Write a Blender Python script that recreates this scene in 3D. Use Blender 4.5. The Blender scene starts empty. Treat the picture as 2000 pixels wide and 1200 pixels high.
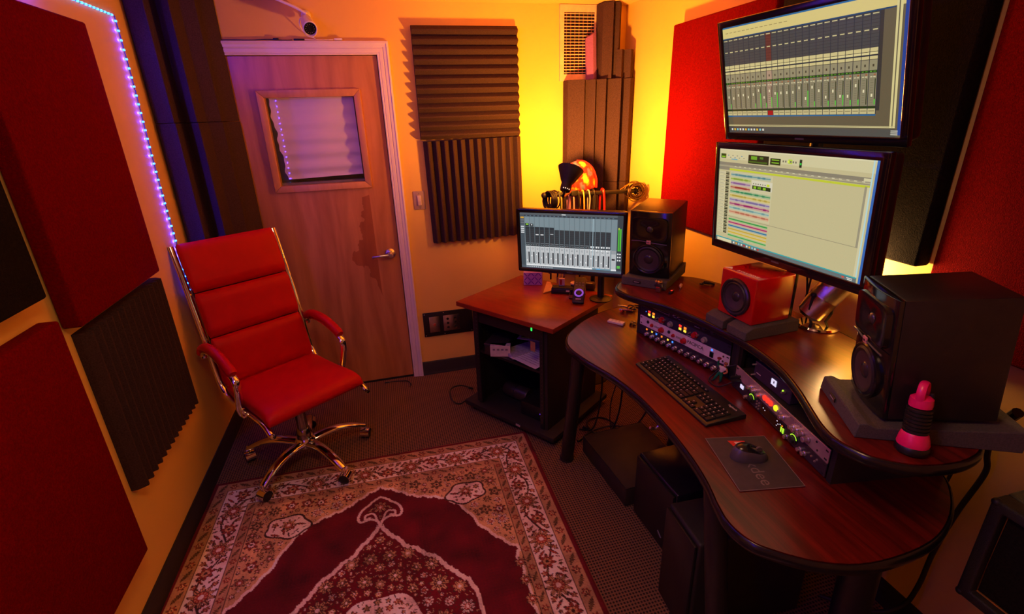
import bpy, bmesh, math, random
import numpy as np
from mathutils import Matrix, Vector, Euler

random.seed(7)
rng = np.random.default_rng(7)
SC = bpy.context.scene
COL = SC.collection
PI = math.pi

# ------------------------------------------------------------------ camera
YAW, PITCH, ROLL, CAM_H = 0.24964, 0.37206, 0.03266, 1.715
fwd = Vector((math.sin(YAW) * math.cos(PITCH), math.cos(YAW) * math.cos(PITCH), -math.sin(PITCH)))
right = Vector((math.cos(YAW), -math.sin(YAW), 0))
down = fwd.cross(right)
r2 = right * math.cos(ROLL) + down * math.sin(ROLL)
d2 = down * math.cos(ROLL) - right * math.sin(ROLL)
cam = bpy.data.objects.new('camera', bpy.data.cameras.new('camera'))
COL.objects.link(cam)
m = Matrix.Identity(4)
for i in range(3):
    m[i][0], m[i][1], m[i][2] = r2[i], -d2[i], -fwd[i]
m[2][3] = CAM_H
cam.matrix_world = m
cam.data.sensor_fit = 'HORIZONTAL'
cam.data.sensor_width = 36.0
cam.data.lens = 968.2 / 2000 * 36
cam.data.clip_start = 0.02
SC.camera = cam

# ------------------------------------------------------------------ world, view and fill light
world = bpy.data.worlds.new('world'); SC.world = world; world.use_nodes = True
world.node_tree.nodes['Background'].inputs[0].default_value = (0.02, 0.012, 0.02, 1)
world.node_tree.nodes['Background'].inputs[1].default_value = 0.05
vs = SC.view_settings
vs.view_transform = 'Standard'; vs.look = 'None'; vs.gamma = 1.0; vs.use_curve_mapping = False
vs.exposure = 0.0
SC.cycles.use_denoising = True
SC.cycles.use_adaptive_sampling = True
SC.cycles.adaptive_threshold = 0.06
SC.cycles.max_bounces = 5
SC.cycles.diffuse_bounces = 4
SC.cycles.glossy_bounces = 3
SC.cycles.transparent_max_bounces = 8
SC.cycles.caustics_reflective = False
SC.cycles.caustics_refractive = False
SC.cycles.sample_clamp_indirect = 4.0

WARM = (1.0, 0.32, 0.03)
LEDBLUE = (0.02, 0.01, 1.0)

def light(name, kind, loc, col, power, size=0.05, rot=None, **kw):
    d = bpy.data.lights.new(name, kind)
    d.color = col; d.energy = power
    if kind in ('POINT', 'SPOT'):
        d.shadow_soft_size = size
    if kind == 'AREA':
        d.shape = kw.get('shape', 'DISK'); d.size = size
    if kind == 'SPOT':
        d.spot_size = kw.get('spot', 1.5); d.spot_blend = kw.get('blend', 0.6)
    o = bpy.data.objects.new(name, d); COL.objects.link(o); o.location = loc
    if rot is not None:
        o.rotation_euler = rot
    return o

# added warm fill light, unseen under the ceiling, with no lamp body
light('added_fill_light', 'AREA', (-0.05, 0.55, 2.28), (1.0, 0.52, 0.26), 9.5, 0.5, (0, 0, 0))

# ------------------------------------------------------------------ materials
def lin(h):
    h = h.lstrip('#'); out = []
    for i in (0, 2, 4):
        c = int(h[i:i + 2], 16) / 255
        out.append(c / 12.92 if c <= 0.04045 else ((c + 0.055) / 1.055) ** 2.4)
    return tuple(out)

MATS = {}
def mat(name, col=(0.5, 0.5, 0.5), rough=0.5, metal=0.0, bump=None, var=None, emit=None, coat=0.0, spec=0.5, sheen=0.0):
    """Principled material with procedural colour variation and relief."""
    if name in MATS:
        return MATS[name]
    mt = bpy.data.materials.new(name); mt.use_nodes = True
    nt = mt.node_tree; b = nt.nodes['Principled BSDF']
    b.inputs['Roughness'].default_value = rough
    b.inputs['Metallic'].default_value = metal
    b.inputs['Coat Weight'].default_value = coat
    b.inputs['Coat Roughness'].default_value = 0.12
    b.inputs['Specular IOR Level'].default_value = spec
    b.inputs['Sheen Weight'].default_value = sheen
    tc = nt.nodes.new('ShaderNodeTexCoord')
    vs_, va = var if var else (30.0, 0.12)
    n = nt.nodes.new('ShaderNodeTexNoise'); n.inputs['Scale'].default_value = vs_; n.inputs['Detail'].default_value = 4
    nt.links.new(tc.outputs['Object'], n.inputs['Vector'])
    r = nt.nodes.new('ShaderNodeValToRGB')
    r.color_ramp.elements[0].position = 0.3; r.color_ramp.elements[1].position = 0.7
    r.color_ramp.elements[0].color = tuple(c * (1 - va) for c in col) + (1,)
    r.color_ramp.elements[1].color = tuple(min(1, c * (1 + va)) for c in col) + (1,)
    nt.links.new(n.outputs['Fac'], r.inputs['Fac'])
    nt.links.new(r.outputs['Color'], b.inputs['Base Color'])
    if bump:
        bs, bst = bump
        n2 = nt.nodes.new('ShaderNodeTexNoise'); n2.inputs['Scale'].default_value = bs; n2.inputs['Detail'].default_value = 3
        nt.links.new(tc.outputs['Object'], n2.inputs['Vector'])
        bp = nt.nodes.new('ShaderNodeBump'); bp.inputs['Strength'].default_value = bst; bp.inputs['Distance'].default_value = 0.004
        nt.links.new(n2.outputs['Fac'], bp.inputs['Height'])
        nt.links.new(bp.outputs['Normal'], b.inputs['Normal'])
    if emit:
        b.inputs['Emission Color'].default_value = tuple(emit[0]) + (1,)
        b.inputs['Emission Strength'].default_value = emit[1]
    MATS[name] = mt
    return mt

def nodes_of(name, rough=0.5):
    mt = bpy.data.materials.new(name); mt.use_nodes = True; MATS[name] = mt
    nt = mt.node_tree; b = nt.nodes['Principled BSDF']; b.inputs['Roughness'].default_value = rough
    return mt, nt, b

def N(nt, kind, **inp):
    n = nt.nodes.new(kind)
    for k, v in inp.items():
        k2 = k.replace('_', ' ')
        if k2 in n.inputs: n.inputs[k2].default_value = v
        else: setattr(n, k, v)
    return n

def ramp(nt, stops):
    r = nt.nodes.new('ShaderNodeValToRGB'); cr = r.color_ramp
    while len(cr.elements) < len(stops): cr.elements.new(0.5)
    for e, (p, c) in zip(cr.elements, stops):
        e.position = p; e.color = tuple(c) + (1,)
    return r

def wood(name, dark, light_, axis_scale, rough=0.35, coat=0.3, dist=6.0, wave=0.0, stain=False):
    """Grain runs along the axis with the small scale."""
    if name in MATS: return MATS[name]
    mt, nt, b = nodes_of(name, rough)
    b.inputs['Coat Weight'].default_value = coat; b.inputs['Coat Roughness'].default_value = 0.25
    tc = N(nt, 'ShaderNodeTexCoord'); mp = N(nt, 'ShaderNodeMapping'); mp.inputs['Scale'].default_value = axis_scale
    nt.links.new(tc.outputs['Object'], mp.inputs['Vector'])
    n = N(nt, 'ShaderNodeTexNoise', Scale=1.0, Detail=7.0, Roughness=0.62, Distortion=dist * 0.1)
    nt.links.new(mp.outputs['Vector'], n.inputs['Vector'])
    r = ramp(nt, [(0.28, dark), (0.5, tuple((a + c) / 2 for a, c in zip(dark, light_))), (0.72, light_)])
    nt.links.new(n.outputs['Fac'], r.inputs['Fac'])
    out = r.outputs['Color']
    if wave:
        w = N(nt, 'ShaderNodeTexWave', Scale=wave, Distortion=9.0, Detail=3.0); w.bands_direction = 'X'
        mp2 = N(nt, 'ShaderNodeMapping'); mp2.inputs['Scale'].default_value = (1.0, 1.0, 0.22)
        nt.links.new(tc.outputs['Object'], mp2.inputs['Vector']); nt.links.new(mp2.outputs['Vector'], w.inputs['Vector'])
        mx = N(nt, 'ShaderNodeMix', data_type='RGBA', blend_type='MULTIPLY'); mx.inputs[0].default_value = 0.35
        r2_ = ramp(nt, [(0.0, (0.62, 0.55, 0.5)), (0.5, (1, 1, 1))])
        nt.links.new(w.outputs['Fac'], r2_.inputs['Fac'])
        nt.links.new(out, mx.inputs[6]); nt.links.new(r2_.outputs['Color'], mx.inputs[7]); out = mx.outputs[2]
    if stain:
        # worn dark patch beside the door handle: width over height, ragged with noise
        sx_ = N(nt, 'ShaderNodeSeparateXYZ'); nt.links.new(tc.outputs['Object'], sx_.inputs[0])
        zr = N(nt, 'ShaderNodeMapRange'); zr.inputs[1].default_value = 0.62; zr.inputs[2].default_value = 1.28
        nt.links.new(sx_.outputs[2], zr.inputs[0])
        wr = ramp(nt, [(0.0, (0, 0, 0)), (0.14, (0.08, 0.08, 0.08)), (0.45, (0.52, 0.52, 0.52)), (0.52, (0.36, 0.36, 0.36)), (0.98, (0.13, 0.13, 0.13)), (1.0, (0, 0, 0))])
        nt.links.new(zr.outputs[0], wr.inputs['Fac'])
        nz = N(nt, 'ShaderNodeTexNoise', Scale=14.0, Detail=5.0); nt.links.new(tc.outputs['Object'], nz.inputs['Vector'])
        m1 = N(nt, 'ShaderNodeMath', operation='MULTIPLY'); nt.links.new(wr.outputs['Color'], m1.inputs[0]); nt.links.new(nz.outputs['Fac'], m1.inputs[1])
        m2 = N(nt, 'ShaderNodeMath', operation='MULTIPLY'); nt.links.new(m1.outputs[0], m2.inputs[0]); m2.inputs[1].default_value = 0.56
        m3 = N(nt, 'ShaderNodeMath', operation='SUBTRACT'); m3.inputs[0].default_value = 0.728; nt.links.new(sx_.outputs[0], m3.inputs[1])
        m4 = N(nt, 'ShaderNodeMath', operation='LESS_THAN'); nt.links.new(m3.outputs[0], m4.inputs[0]); nt.links.new(m2.outputs[0], m4.inputs[1])
        m5 = N(nt, 'ShaderNodeMath', operation='GREATER_THAN'); nt.links.new(m3.outputs[0], m5.inputs[0]); m5.inputs[1].default_value = 0.0
        m6 = N(nt, 'ShaderNodeMath', operation='MULTIPLY'); nt.links.new(m4.outputs[0], m6.inputs[0]); nt.links.new(m5.outputs[0], m6.inputs[1])
        mxs = N(nt, 'ShaderNodeMix', data_type='RGBA', blend_type='MULTIPLY'); nt.links.new(m6.outputs[0], mxs.inputs[0])
        nt.links.new(out, mxs.inputs[6]); mxs.inputs[7].default_value = (0.68, 0.50, 0.38, 1); out = mxs.outputs[2]
    nt.links.new(out, b.inputs['Base Color'])
    bp = N(nt, 'ShaderNodeBump', Strength=0.06, Distance=0.002)
    nt.links.new(n.outputs['Fac'], bp.inputs['Height']); nt.links.new(bp.outputs['Normal'], b.inputs['Normal'])
    return mt

def emis(name, col, strength):
    if name in MATS: return MATS[name]
    mt, nt, b = nodes_of(name, 0.4)
    b.inputs['Base Color'].default_value = tuple(min(1, c) for c in col) + (1,)
    b.inputs['Emission Color'].default_value = tuple(col) + (1,)
    b.inputs['Emission Strength'].default_value = strength
    return mt

def attr_mat(name, attr, emission=None, rough=0.8, bump=None, coat=0.0):
    if name in MATS: return MATS[name]
    mt, nt, b = nodes_of(name, rough)
    a = N(nt, 'ShaderNodeAttribute'); a.attribute_name = attr
    b.inputs['Coat Weight'].default_value = coat
    if emission:
        b.inputs['Base Color'].default_value = (0.01, 0.01, 0.01, 1)
        nt.links.new(a.outputs['Color'], b.inputs['Emission Color']); b.inputs['Emission Strength'].default_value = emission
    else:
        nt.links.new(a.outputs['Color'], b.inputs['Base Color'])
    if bump:
        tc = N(nt, 'ShaderNodeTexCoord'); n2 = N(nt, 'ShaderNodeTexNoise', Scale=bump[0], Detail=2.0)
        nt.links.new(tc.outputs['Object'], n2.inputs['Vector'])
        bp = N(nt, 'ShaderNodeBump', Strength=bump[1], Distance=0.003)
        nt.links.new(n2.outputs['Fac'], bp.inputs['Height']); nt.links.new(bp.outputs['Normal'], b.inputs['Normal'])
    return mt

WALL = mat('wall_paint', (0.84, 0.56, 0.115), 0.75, bump=(180, 0.06), var=(3.0, 0.03))
CEIL = mat('ceiling_paint', (0.84, 0.56, 0.20), 0.85, bump=(120, 0.08), var=(4.0, 0.03))
WHITE = mat('white_gloss_paint', (0.80, 0.74, 0.76), 0.38, var=(8, 0.03))
RUBBER = mat('black_rubber', (0.018, 0.015, 0.015), 0.5, bump=(200, 0.05))
BLACK = mat('black_plastic', (0.012, 0.011, 0.012), 0.38, bump=(400, 0.03))
GLOSSB = mat('gloss_black_plastic', (0.008, 0.008, 0.009), 0.12, coat=0.5)
MATTEB = mat('matte_black_paint', (0.014, 0.012, 0.012), 0.6, bump=(260, 0.08))
CHROME = mat('chrome', (0.82, 0.80, 0.78), 0.09, 1.0, var=(10, 0.03))
STEEL = mat('brushed_steel', (0.62, 0.58, 0.55), 0.28, 1.0, bump=(300, 0.04))
REDLEA = mat('red_leather', (0.52, 0.002, 0.003), 0.5, bump=(420, 0.10), var=(12, 0.06), spec=0.22)
REDFAB = mat('red_fabric', (0.16, 0.001, 0.0015), 0.95, bump=(330, 0.5), var=(160, 0.22), spec=0.05)
BLKFAB = mat('black_fabric', (0.012, 0.009, 0.007), 0.95, bump=(330, 0.5), var=(160, 0.35), spec=0.08)
FOAM = mat('charcoal_foam', (0.058, 0.034, 0.034), 0.95, bump=(420, 0.55), var=(240, 0.28), spec=0.1)
FOAMP = mat('purple_foam', (0.26, 0.09, 0.30), 0.95, bump=(420, 0.5), var=(200, 0.15))
PADF = mat('grey_pad_foam', (0.075, 0.068, 0.066), 0.95, bump=(420, 0.45), var=(240, 0.2))
MAHO = wood('mahogany_laminate', (0.038, 0.0022, 0.0014), (0.19, 0.010, 0.005), (55, 2.4, 20), 0.33, 0.30)
CHERRY = wood('cherry_laminate', (0.20, 0.016, 0.005), (0.34, 0.034, 0.010), (4.0, 16, 16), 0.36, 0.25)
BIRCH = wood('birch_door_veneer', (0.45, 0.175, 0.048), (0.64, 0.29, 0.090), (14, 14, 1.6), 0.40, 0.25, wave=3.2, stain=True)
PINE = wood('pine_frame', (0.50, 0.23, 0.09), (0.66, 0.33, 0.14), (20, 20, 3), 0.45, 0.1)

mt, nt, b = nodes_of('carpet_weave', 0.95)
tc = N(nt, 'ShaderNodeTexCoord')
def wave_(direction, scale):
    w = N(nt, 'ShaderNodeTexWave', Scale=scale, Distortion=0.35, Detail=2.0); w.inputs['Detail Scale'].default_value = 6.0
    w.bands_direction = direction
    nt.links.new(tc.outputs['Object'], w.inputs['Vector']); return w
w1, w2 = wave_('X', 25.0), wave_('Y', 23.0)
mu = N(nt, 'ShaderNodeMath', operation='MULTIPLY')
nt.links.new(w1.outputs['Fac'], mu.inputs[0]); nt.links.new(w2.outputs['Fac'], mu.inputs[1])
nz = N(nt, 'ShaderNodeTexNoise', Scale=260.0, Detail=2.0); nt.links.new(tc.outputs['Object'], nz.inputs['Vector'])
ad = N(nt, 'ShaderNodeMath', operation='MULTIPLY_ADD'); ad.inputs[1].default_value = 0.22
nt.links.new(nz.outputs['Fac'], ad.inputs[0]); nt.links.new(mu.outputs[0], ad.inputs[2])
r_ = ramp(nt, [(0.10, (0.21, 0.108, 0.050)), (0.38, (0.13, 0.064, 0.030)), (0.70, (0.020, 0.010, 0.006))])
nt.links.new(ad.outputs[0], r_.inputs['Fac']); nt.links.new(r_.outputs['Color'], b.inputs['Base Color'])
bp = N(nt, 'ShaderNodeBump', Strength=0.5, Distance=0.004); bp.invert = True
nt.links.new(ad.outputs[0], bp.inputs['Height']); nt.links.new(bp.outputs['Normal'], b.inputs['Normal'])
CARPET = mt

mt, nt, b = nodes_of('window_glass', 0.02)
tr = N(nt, 'ShaderNodeBsdfTransparent'); gl = N(nt, 'ShaderNodeBsdfGlossy', Roughness=0.015)
lw0 = N(nt, 'ShaderNodeLayerWeight', Blend=0.5); lw1 = N(nt, 'ShaderNodeMath', operation='POWER'); lw1.inputs[1].default_value = 4.0
lw = N(nt, 'ShaderNodeMath', operation='MULTIPLY_ADD'); lw.inputs[1].default_value = 0.90; lw.inputs[2].default_value = 0.045
nt.links.new(lw0.outputs['Facing'], lw1.inputs[0]); nt.links.new(lw1.outputs[0], lw.inputs[0]); mx = N(nt, 'ShaderNodeMixShader')
nt.links.new(lw.outputs[0], mx.inputs[0]); nt.links.new(tr.outputs[0], mx.inputs[1]); nt.links.new(gl.outputs[0], mx.inputs[2])
nt.links.new(mx.outputs[0], nt.nodes['Material Output'].inputs['Surface'])
GLASS = mt
SHADE = mat('white_shade_cloth', (0.86, 0.80, 0.84), 0.85, bump=(90, 0.08), var=(5, 0.03))
SCREEN = attr_mat('lit_screen', 'paint', emission=1.0, rough=0.25)
PRINT = attr_mat('painted_print', 'paint', rough=0.55)
RUGM = attr_mat('woven_rug_pile', 'paint', rough=0.95, bump=(420, 0.6))

# ------------------------------------------------------------------ mesh helpers
def rotz(a): return Matrix.Rotation(a, 3, 'Z')

class G:
    def __init__(s): s.v = []; s.f = []
    def add(s, v, f, M=None):
        k = len(s.v)
        s.v += [tuple(M @ Vector(p)) if M is not None else tuple(p) for p in v]
        s.f += [tuple(i + k for i in q) for q in f]; return s
    def box(s, c, d, M=None):
        x, y, z = (e / 2 for e in d); cx, cy, cz = c
        v = [(cx + a * x, cy + b_ * y, cz + e * z) for a in (-1, 1) for b_ in (-1, 1) for e in (-1, 1)]
        return s.add(v, [(0, 1, 3, 2), (4, 6, 7, 5), (0, 4, 5, 1), (2, 3, 7, 6), (0, 2, 6, 4), (1, 5, 7, 3)], M)
    def prism(s, poly, h0, h1, axis='z', M=None):
        n = len(poly)
        mp = {'z': lambda a, b_, h: (a, b_, h), 'y': lambda a, b_, h: (a, h, b_), 'x': lambda a, b_, h: (h, a, b_)}[axis]
        v = [mp(a, b_, h0) for a, b_ in poly] + [mp(a, b_, h1) for a, b_ in poly]
        f = [tuple(range(n))[::-1], tuple(range(n, 2 * n))] + [(i, (i + 1) % n, n + (i + 1) % n, n + i) for i in range(n)]
        return s.add(v, f, M)
    def lathe(s, prof, n=24, M=None, sx=1.0, sy=1.0):
        v = []; f = []; idx = []
        for r, z in prof:
            if abs(r) < 1e-7: idx.append([len(v)]); v.append((0, 0, z))
            else:
                idx.append(list(range(len(v), len(v) + n)))
                v += [(r * sx * math.cos(2 * PI * i / n), r * sy * math.sin(2 * PI * i / n), z) for i in range(n)]
        for a, b_ in zip(idx, idx[1:]):
            for i in range(n):
                j = (i + 1) % n
                if len(a) == 1 and len(b_) == 1: continue
                if len(a) == 1: f.append((a[0], b_[i], b_[j]))
                elif len(b_) == 1: f.append((a[i], a[j], b_[0]))
                else: f.append((a[i], a[j], b_[j], b_[i]))
        return s.add(v, f, M)
    def tube(s, path, r, n=8, closed=False, flat=1.0, up=None):
        P = [Vector(p) for p in path]; k = len(P)
        R = r if isinstance(r, (list, tuple)) else [r] * k
        v = []; f = []; prev = None
        for i, p in enumerate(P):
            a = P[(i - 1) % k] if (closed or i) else P[0]; c = P[(i + 1) % k] if (closed or i < k - 1) else P[-1]
            t = (c - a)
            if t.length < 1e-9: t = Vector((0, 0, 1))
            t.normalize()
            if prev is None:
                u = Vector(up) if up else (Vector((0, 0, 1)) if abs(t.z) < 0.9 else Vector((1, 0, 0)))
            else: u = prev
            x = (u - t * u.dot(t))
            if x.length < 1e-6: x = Vector((1, 0, 0)) - t * t.x
            x.normalize(); y = t.cross(x); prev = x
            v += [tuple(p + (x * math.cos(2 * PI * j / n) + y * math.sin(2 * PI * j / n) * flat) * R[i]) for j in range(n)]
        for i in range(k if closed else k - 1):
            a = i * n; c = ((i + 1) % k) * n
            f += [(a + j, a + (j + 1) % n, c + (j + 1) % n, c + j) for j in range(n)]
        if not closed: f += [tuple(range(n))[::-1], tuple(range((k - 1) * n, k * n))]
        return s.add(v, f)
    def cyl(s, p0, p1, r0, r1=None, n=16):
        return s.tube([p0, p1], [r0, r0 if r1 is None else r1], n)
    def ell(s, c, r, nu=16, nv=10, M=None):
        prof = [(math.sin(PI * i / nv), -math.cos(PI * i / nv)) for i in range(nv + 1)]
        prof[0] = (0, -1); prof[-1] = (0, 1)
        T = Matrix.Translation(Vector(c)) @ (M.to_4x4() if M is not None else Matrix.Identity(4)) @ Matrix.Diagonal((r[0], r[1], r[2], 1))
        return s.lathe(prof, nu, T)
    def frame(s, x0, x1, z0, z1, a0, a1, c0, c1, y0, y1):
        """slab in the XZ plane with a rectangular opening"""
        xs, zs = [x0, a0, a1, x1], [z0, c0, c1, z1]
        v = [(x, y, z) for y in (y0, y1) for z in zs for x in xs]; f = []
        for j in range(3):
            for i in range(3):
                if i == 1 and j == 1: continue
                q = (j * 4 + i, j * 4 + i + 1, (j + 1) * 4 + i + 1, (j + 1) * 4 + i)
                f += [q, tuple(e + 16 for e in q[::-1])]
        ring = lambda L: [(L[i], L[(i + 1) % len(L)]) for i in range(len(L))]
        for a, b_ in ring([0, 1, 2, 3, 7, 11, 15, 14, 13, 12, 8, 4]): f.append((a, b_, b_ + 16, a + 16))
        for a, b_ in ring([5, 6, 10, 9]): f.append((a, b_, b_ + 16, a + 16))
        return s.add(v, f)
    def mesh(s, name, m=None, smooth=35, bevel=None):
        me = bpy.data.meshes.new(name); me.from_pydata(s.v, [], s.f)
        bm = bmesh.new(); bm.from_mesh(me)
        bmesh.ops.recalc_face_normals(bm, faces=bm.faces)
        if bevel:
            es = [e for e in bm.edges if len(e.link_faces) == 2 and e.calc_face_angle(0) > 0.5]
            bmesh.ops.bevel(bm, geom=es, offset=bevel[0], segments=bevel[1] if len(bevel) > 1 else 2, profile=0.5, affect='EDGES', clamp_overlap=True)
        bm.to_mesh(me); bm.free()
        if m: me.materials.append(m)
        if smooth:
            me.polygons.foreach_set('use_smooth', [True] * len(me.polygons))
            me.set_sharp_from_angle(angle=math.radians(smooth))
        me.update(); return me
    def obj(s, name, m, parent=None, loc=None, rot=None, smooth=35, bevel=None, label=None):
        o = bpy.data.objects.new(name, s.mesh(name, m, smooth, bevel)); COL.objects.link(o)
        if parent: o.parent = parent
        if loc: o.location = loc
        if rot: o.rotation_euler = rot
        if label: o['label'] = label
        return o

def inst(name, me, parent=None, loc=(0, 0, 0), rot=(0, 0, 0), scale=None, label=None):
    o = bpy.data.objects.new(name, me); COL.objects.link(o)
    if parent: o.parent = parent
    o.location = loc; o.rotation_euler = rot
    if scale: o.scale = scale
    if label: o['label'] = label
    return o

def tag(o, label, cat, group=None):
    o['label'] = label; o['category'] = cat
    if group: o['group'] = group
    return o

def thing(name, label, cat, loc=(0, 0, 0), rz=0.0, group=None, rot=None):
    o = bpy.data.objects.new(name, None); COL.objects.link(o)
    o.empty_display_size = 0.05; o.location = loc; o.rotation_euler = rot if rot else (0, 0, rz)
    return tag(o, label, cat, group)

def struct(o):
    o['kind'] = 'structure'; return o

def smooth_path(pts, per=6, closed=False):
    P = [Vector(p) for p in pts]; n = len(P); out = []
    for i in range(n if closed else n - 1):
        p0 = P[(i - 1) % n] if (closed or i) else P[0]; p1 = P[i]; p2 = P[(i + 1) % n]
        p3 = P[(i + 2) % n] if (closed or i + 2 < n) else P[-1]
        for k in range(per):
            t = k / per
            out.append(0.5 * ((2 * p1) + (p2 - p0) * t + (2 * p0 - 5 * p1 + 4 * p2 - p3) * t * t + (3 * p1 - p0 - 3 * p2 + p3) * t ** 3))
    if not closed: out.append(P[-1])
    return [tuple(q) for q in out]

def text_mesh(body, size, m, depth=0.0003, align='CENTER', shear=0.0, space=1.0):
    cu = bpy.data.curves.new('lettering', 'FONT'); cu.body = body; cu.size = size; cu.extrude = depth
    cu.align_x = align; cu.align_y = 'CENTER'; cu.shear = shear; cu.space_character = space; cu.resolution_u = 3
    o = bpy.data.objects.new('lettering', cu); COL.objects.link(o)
    dg = bpy.context.evaluated_depsgraph_get()
    me = bpy.data.meshes.new_from_object(o.evaluated_get(dg))
    bpy.data.objects.remove(o); me.materials.clear(); me.materials.append(m); return me

def paint_grid(name, W, H, rects, m, parent=None, loc=(0, 0, 0), rot=(0, 0, 0), ny=0.0):
    """One flat sheet in the local XZ plane (facing -Y) whose cells carry the colours of the rects; rects are (x0,y0,x1,y1,rgb) in 0..1, y down, last on top."""
    xs = sorted({0.0, 1.0} | {round(min(1, max(0, v)), 5) for r in rects for v in (r[0], r[2])})
    ys = sorted({0.0, 1.0} | {round(min(1, max(0, v)), 5) for r in rects for v in (r[1], r[3])})
    nx, nz = len(xs), len(ys)
    colr = np.zeros((nz - 1, nx - 1, 3))
    ax, ay = np.array(xs), np.array(ys)
    for x0, y0, x1, y1, c in rects:
        i0, i1 = np.searchsorted(ax, min(1, max(0, x0)) - 6e-6), np.searchsorted(ax, min(1, max(0, x1)) - 6e-6)
        j0, j1 = np.searchsorted(ay, min(1, max(0, y0)) - 6e-6), np.searchsorted(ay, min(1, max(0, y1)) - 6e-6)
        colr[j0:j1, i0:i1] = c
    v = [((x - 0.5) * W, ny, (0.5 - y) * H) for y in ys for x in xs]
    f = [(j * nx + i, (j + 1) * nx + i, (j + 1) * nx + i + 1, j * nx + i + 1) for j in range(nz - 1) for i in range(nx - 1)]
    me = bpy.data.meshes.new(name); me.from_pydata(v, [], f)
    a = me.color_attributes.new('paint', 'FLOAT_COLOR', 'CORNER')
    cc = np.ones((len(f), 4, 4)); cc[:, :, :3] = colr.reshape(-1, 1, 3)
    a.data.foreach_set('color', cc.ravel()); me.materials.append(m); me.update()
    return inst(name, me, parent, loc, rot)
# ------------------------------------------------------------------ the room
XL, XR, YB, YF, ZC = -1.0, 1.60, 3.188, -1.30, 2.31
struct(G().box((0.3, 0.95, -0.03), (2.9, 4.7, 0.06)).obj('floor', CARPET, smooth=0))
struct(G().box((0.3, 0.95, ZC + 0.04), (2.9, 4.7, 0.08)).obj('ceiling', CEIL, smooth=0))
struct(G().box((XL - 0.05, 0.95, ZC / 2), (0.1, 4.7, ZC)).obj('wall_left', WALL, smooth=0))
struct(G().box((XR + 0.05, 0.95, ZC / 2), (0.1, 4.7, ZC)).obj('wall_right', WALL, smooth=0))
struct(G().box((0.3, YF - 0.05, ZC / 2), (2.6, 0.1, ZC)).obj('wall_front', WALL, smooth=0))
DX0, DX1, DZ = -0.79, 0.08, 2.045
# back wall: a slab with the door opening cut out of its lower edge
poly = [(XL, 0), (DX0, 0), (DX0, DZ), (DX1, DZ), (DX1, 0), (XR, 0), (XR, ZC), (XL, ZC)]
struct(G().prism(poly, YB, YB + 0.12, 'y').obj('wall_back', WALL, smooth=0))
# baseboards with a rounded top
def baseboard(name, p0, p1, nrm):
    p0, p1, nrm = Vector(p0), Vector(p1), Vector(nrm)
    prof = [(0, 0), (0.016, 0), (0.013, 0.012), (0.009, 0.02), (0.009, 0.092), (0.005, 0.099), (0, 0.099)]
    v = [tuple(q + nrm * a + Vector((0, 0, z))) for q in (p0, p1) for a, z in prof]; n = len(prof)
    g = G().add(v, [tuple(range(n))[::-1], tuple(range(n, 2 * n))] + [(i, (i + 1) % n, n + (i + 1) % n, n + i) for i in range(n)])
    return struct(g.obj(name, RUBBER))
baseboard('baseboard_left', (XL, YF, 0), (XL, YB, 0), (1, 0, 0))
baseboard('baseboard_back', (0.147, YB, 0), (XR, YB, 0), (0, -1, 0))
baseboard('baseboard_right', (XR, YF, 0), (XR, YB, 0), (-1, 0, 0))

# door casing: fluted profile (a = across the board from the opening outwards, d = how proud)
CAS = [(0.0, 0.0), (0.0, 0.011), (0.006, 0.013), (0.010, 0.010), (0.014, 0.013), (0.030, 0.014), (0.034, 0.010), (0.038, 0.015), (0.050, 0.016), (0.056, 0.020), (0.066, 0.018), (0.066, 0.0)]
def casing(name, ends):
    """ends: two functions (a, d) -> point"""
    n = len(CAS); v = [e(a, d) for e in ends for a, d in CAS]
    g = G().add(v, [tuple(range(n))[::-1], tuple(range(n, 2 * n))] + [(i, (i + 1) % n, n + (i + 1) % n, n + i) for i in range(n)])
    return struct(g.obj(name, WHITE, smooth=20))
casing('trim_1', [lambda a, d: (DX1 + a, YB - d, 0.0), lambda a, d: (DX1 + a, YB - d, DZ + a)])
casing('trim_2', [lambda a, d: (DX1 + a, YB - d, DZ + a), lambda a, d: (DX0 - a, YB - d, DZ + a)])
casing('trim_3', [lambda a, d: (DX0 - a, YB - d, DZ + a), lambda a, d: (DX0 - a, YB - d, 0.0)])

# the door with its window
door = bpy.data.objects.new('door_1', None); COL.objects.link(door); door.location = (DX0, YB + 0.006, 0); struct(door)
W0, W1, H0, H1 = -0.545 - DX0, -0.075 - DX0, 1.362, 1.835
DW = DX1 - DX0
G().frame(0.004, DW - 0.004, 0.014, DZ - 0.004, W0, W1, H0, H1, 0.0, 0.044).obj('door_leaf', BIRCH, door, smooth=0)
def fr(x0, x1, z0, z1, w):
    out = []
    a = [(x0 - w, z0 - w), (x1 + w, z0 - w), (x1, z0), (x0, z0)]
    b_ = [(x0 - w, z1 + w), (x0, z1), (x1, z1), (x1 + w, z1 + w)]
    c = [(x0 - w, z0 - w), (x0, z0), (x0, z1), (x0 - w, z1 + w)]
    d = [(x1, z0), (x1 + w, z0 - w), (x1 + w, z1 + w), (x1, z1)]
    return [a, b_, c, d]
for q in fr(W0, W1, H0, H1, 0.038):
    G().prism(q, -0.016, 0.0, 'y').obj('window_frame', PINE, door, bevel=(0.003, 2))
G().box(((W0 + W1) / 2, 0.006, (H0 + H1) / 2), (W1 - W0, 0.004, H1 - H0)).obj('pane', GLASS, door, smooth=0)
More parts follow.
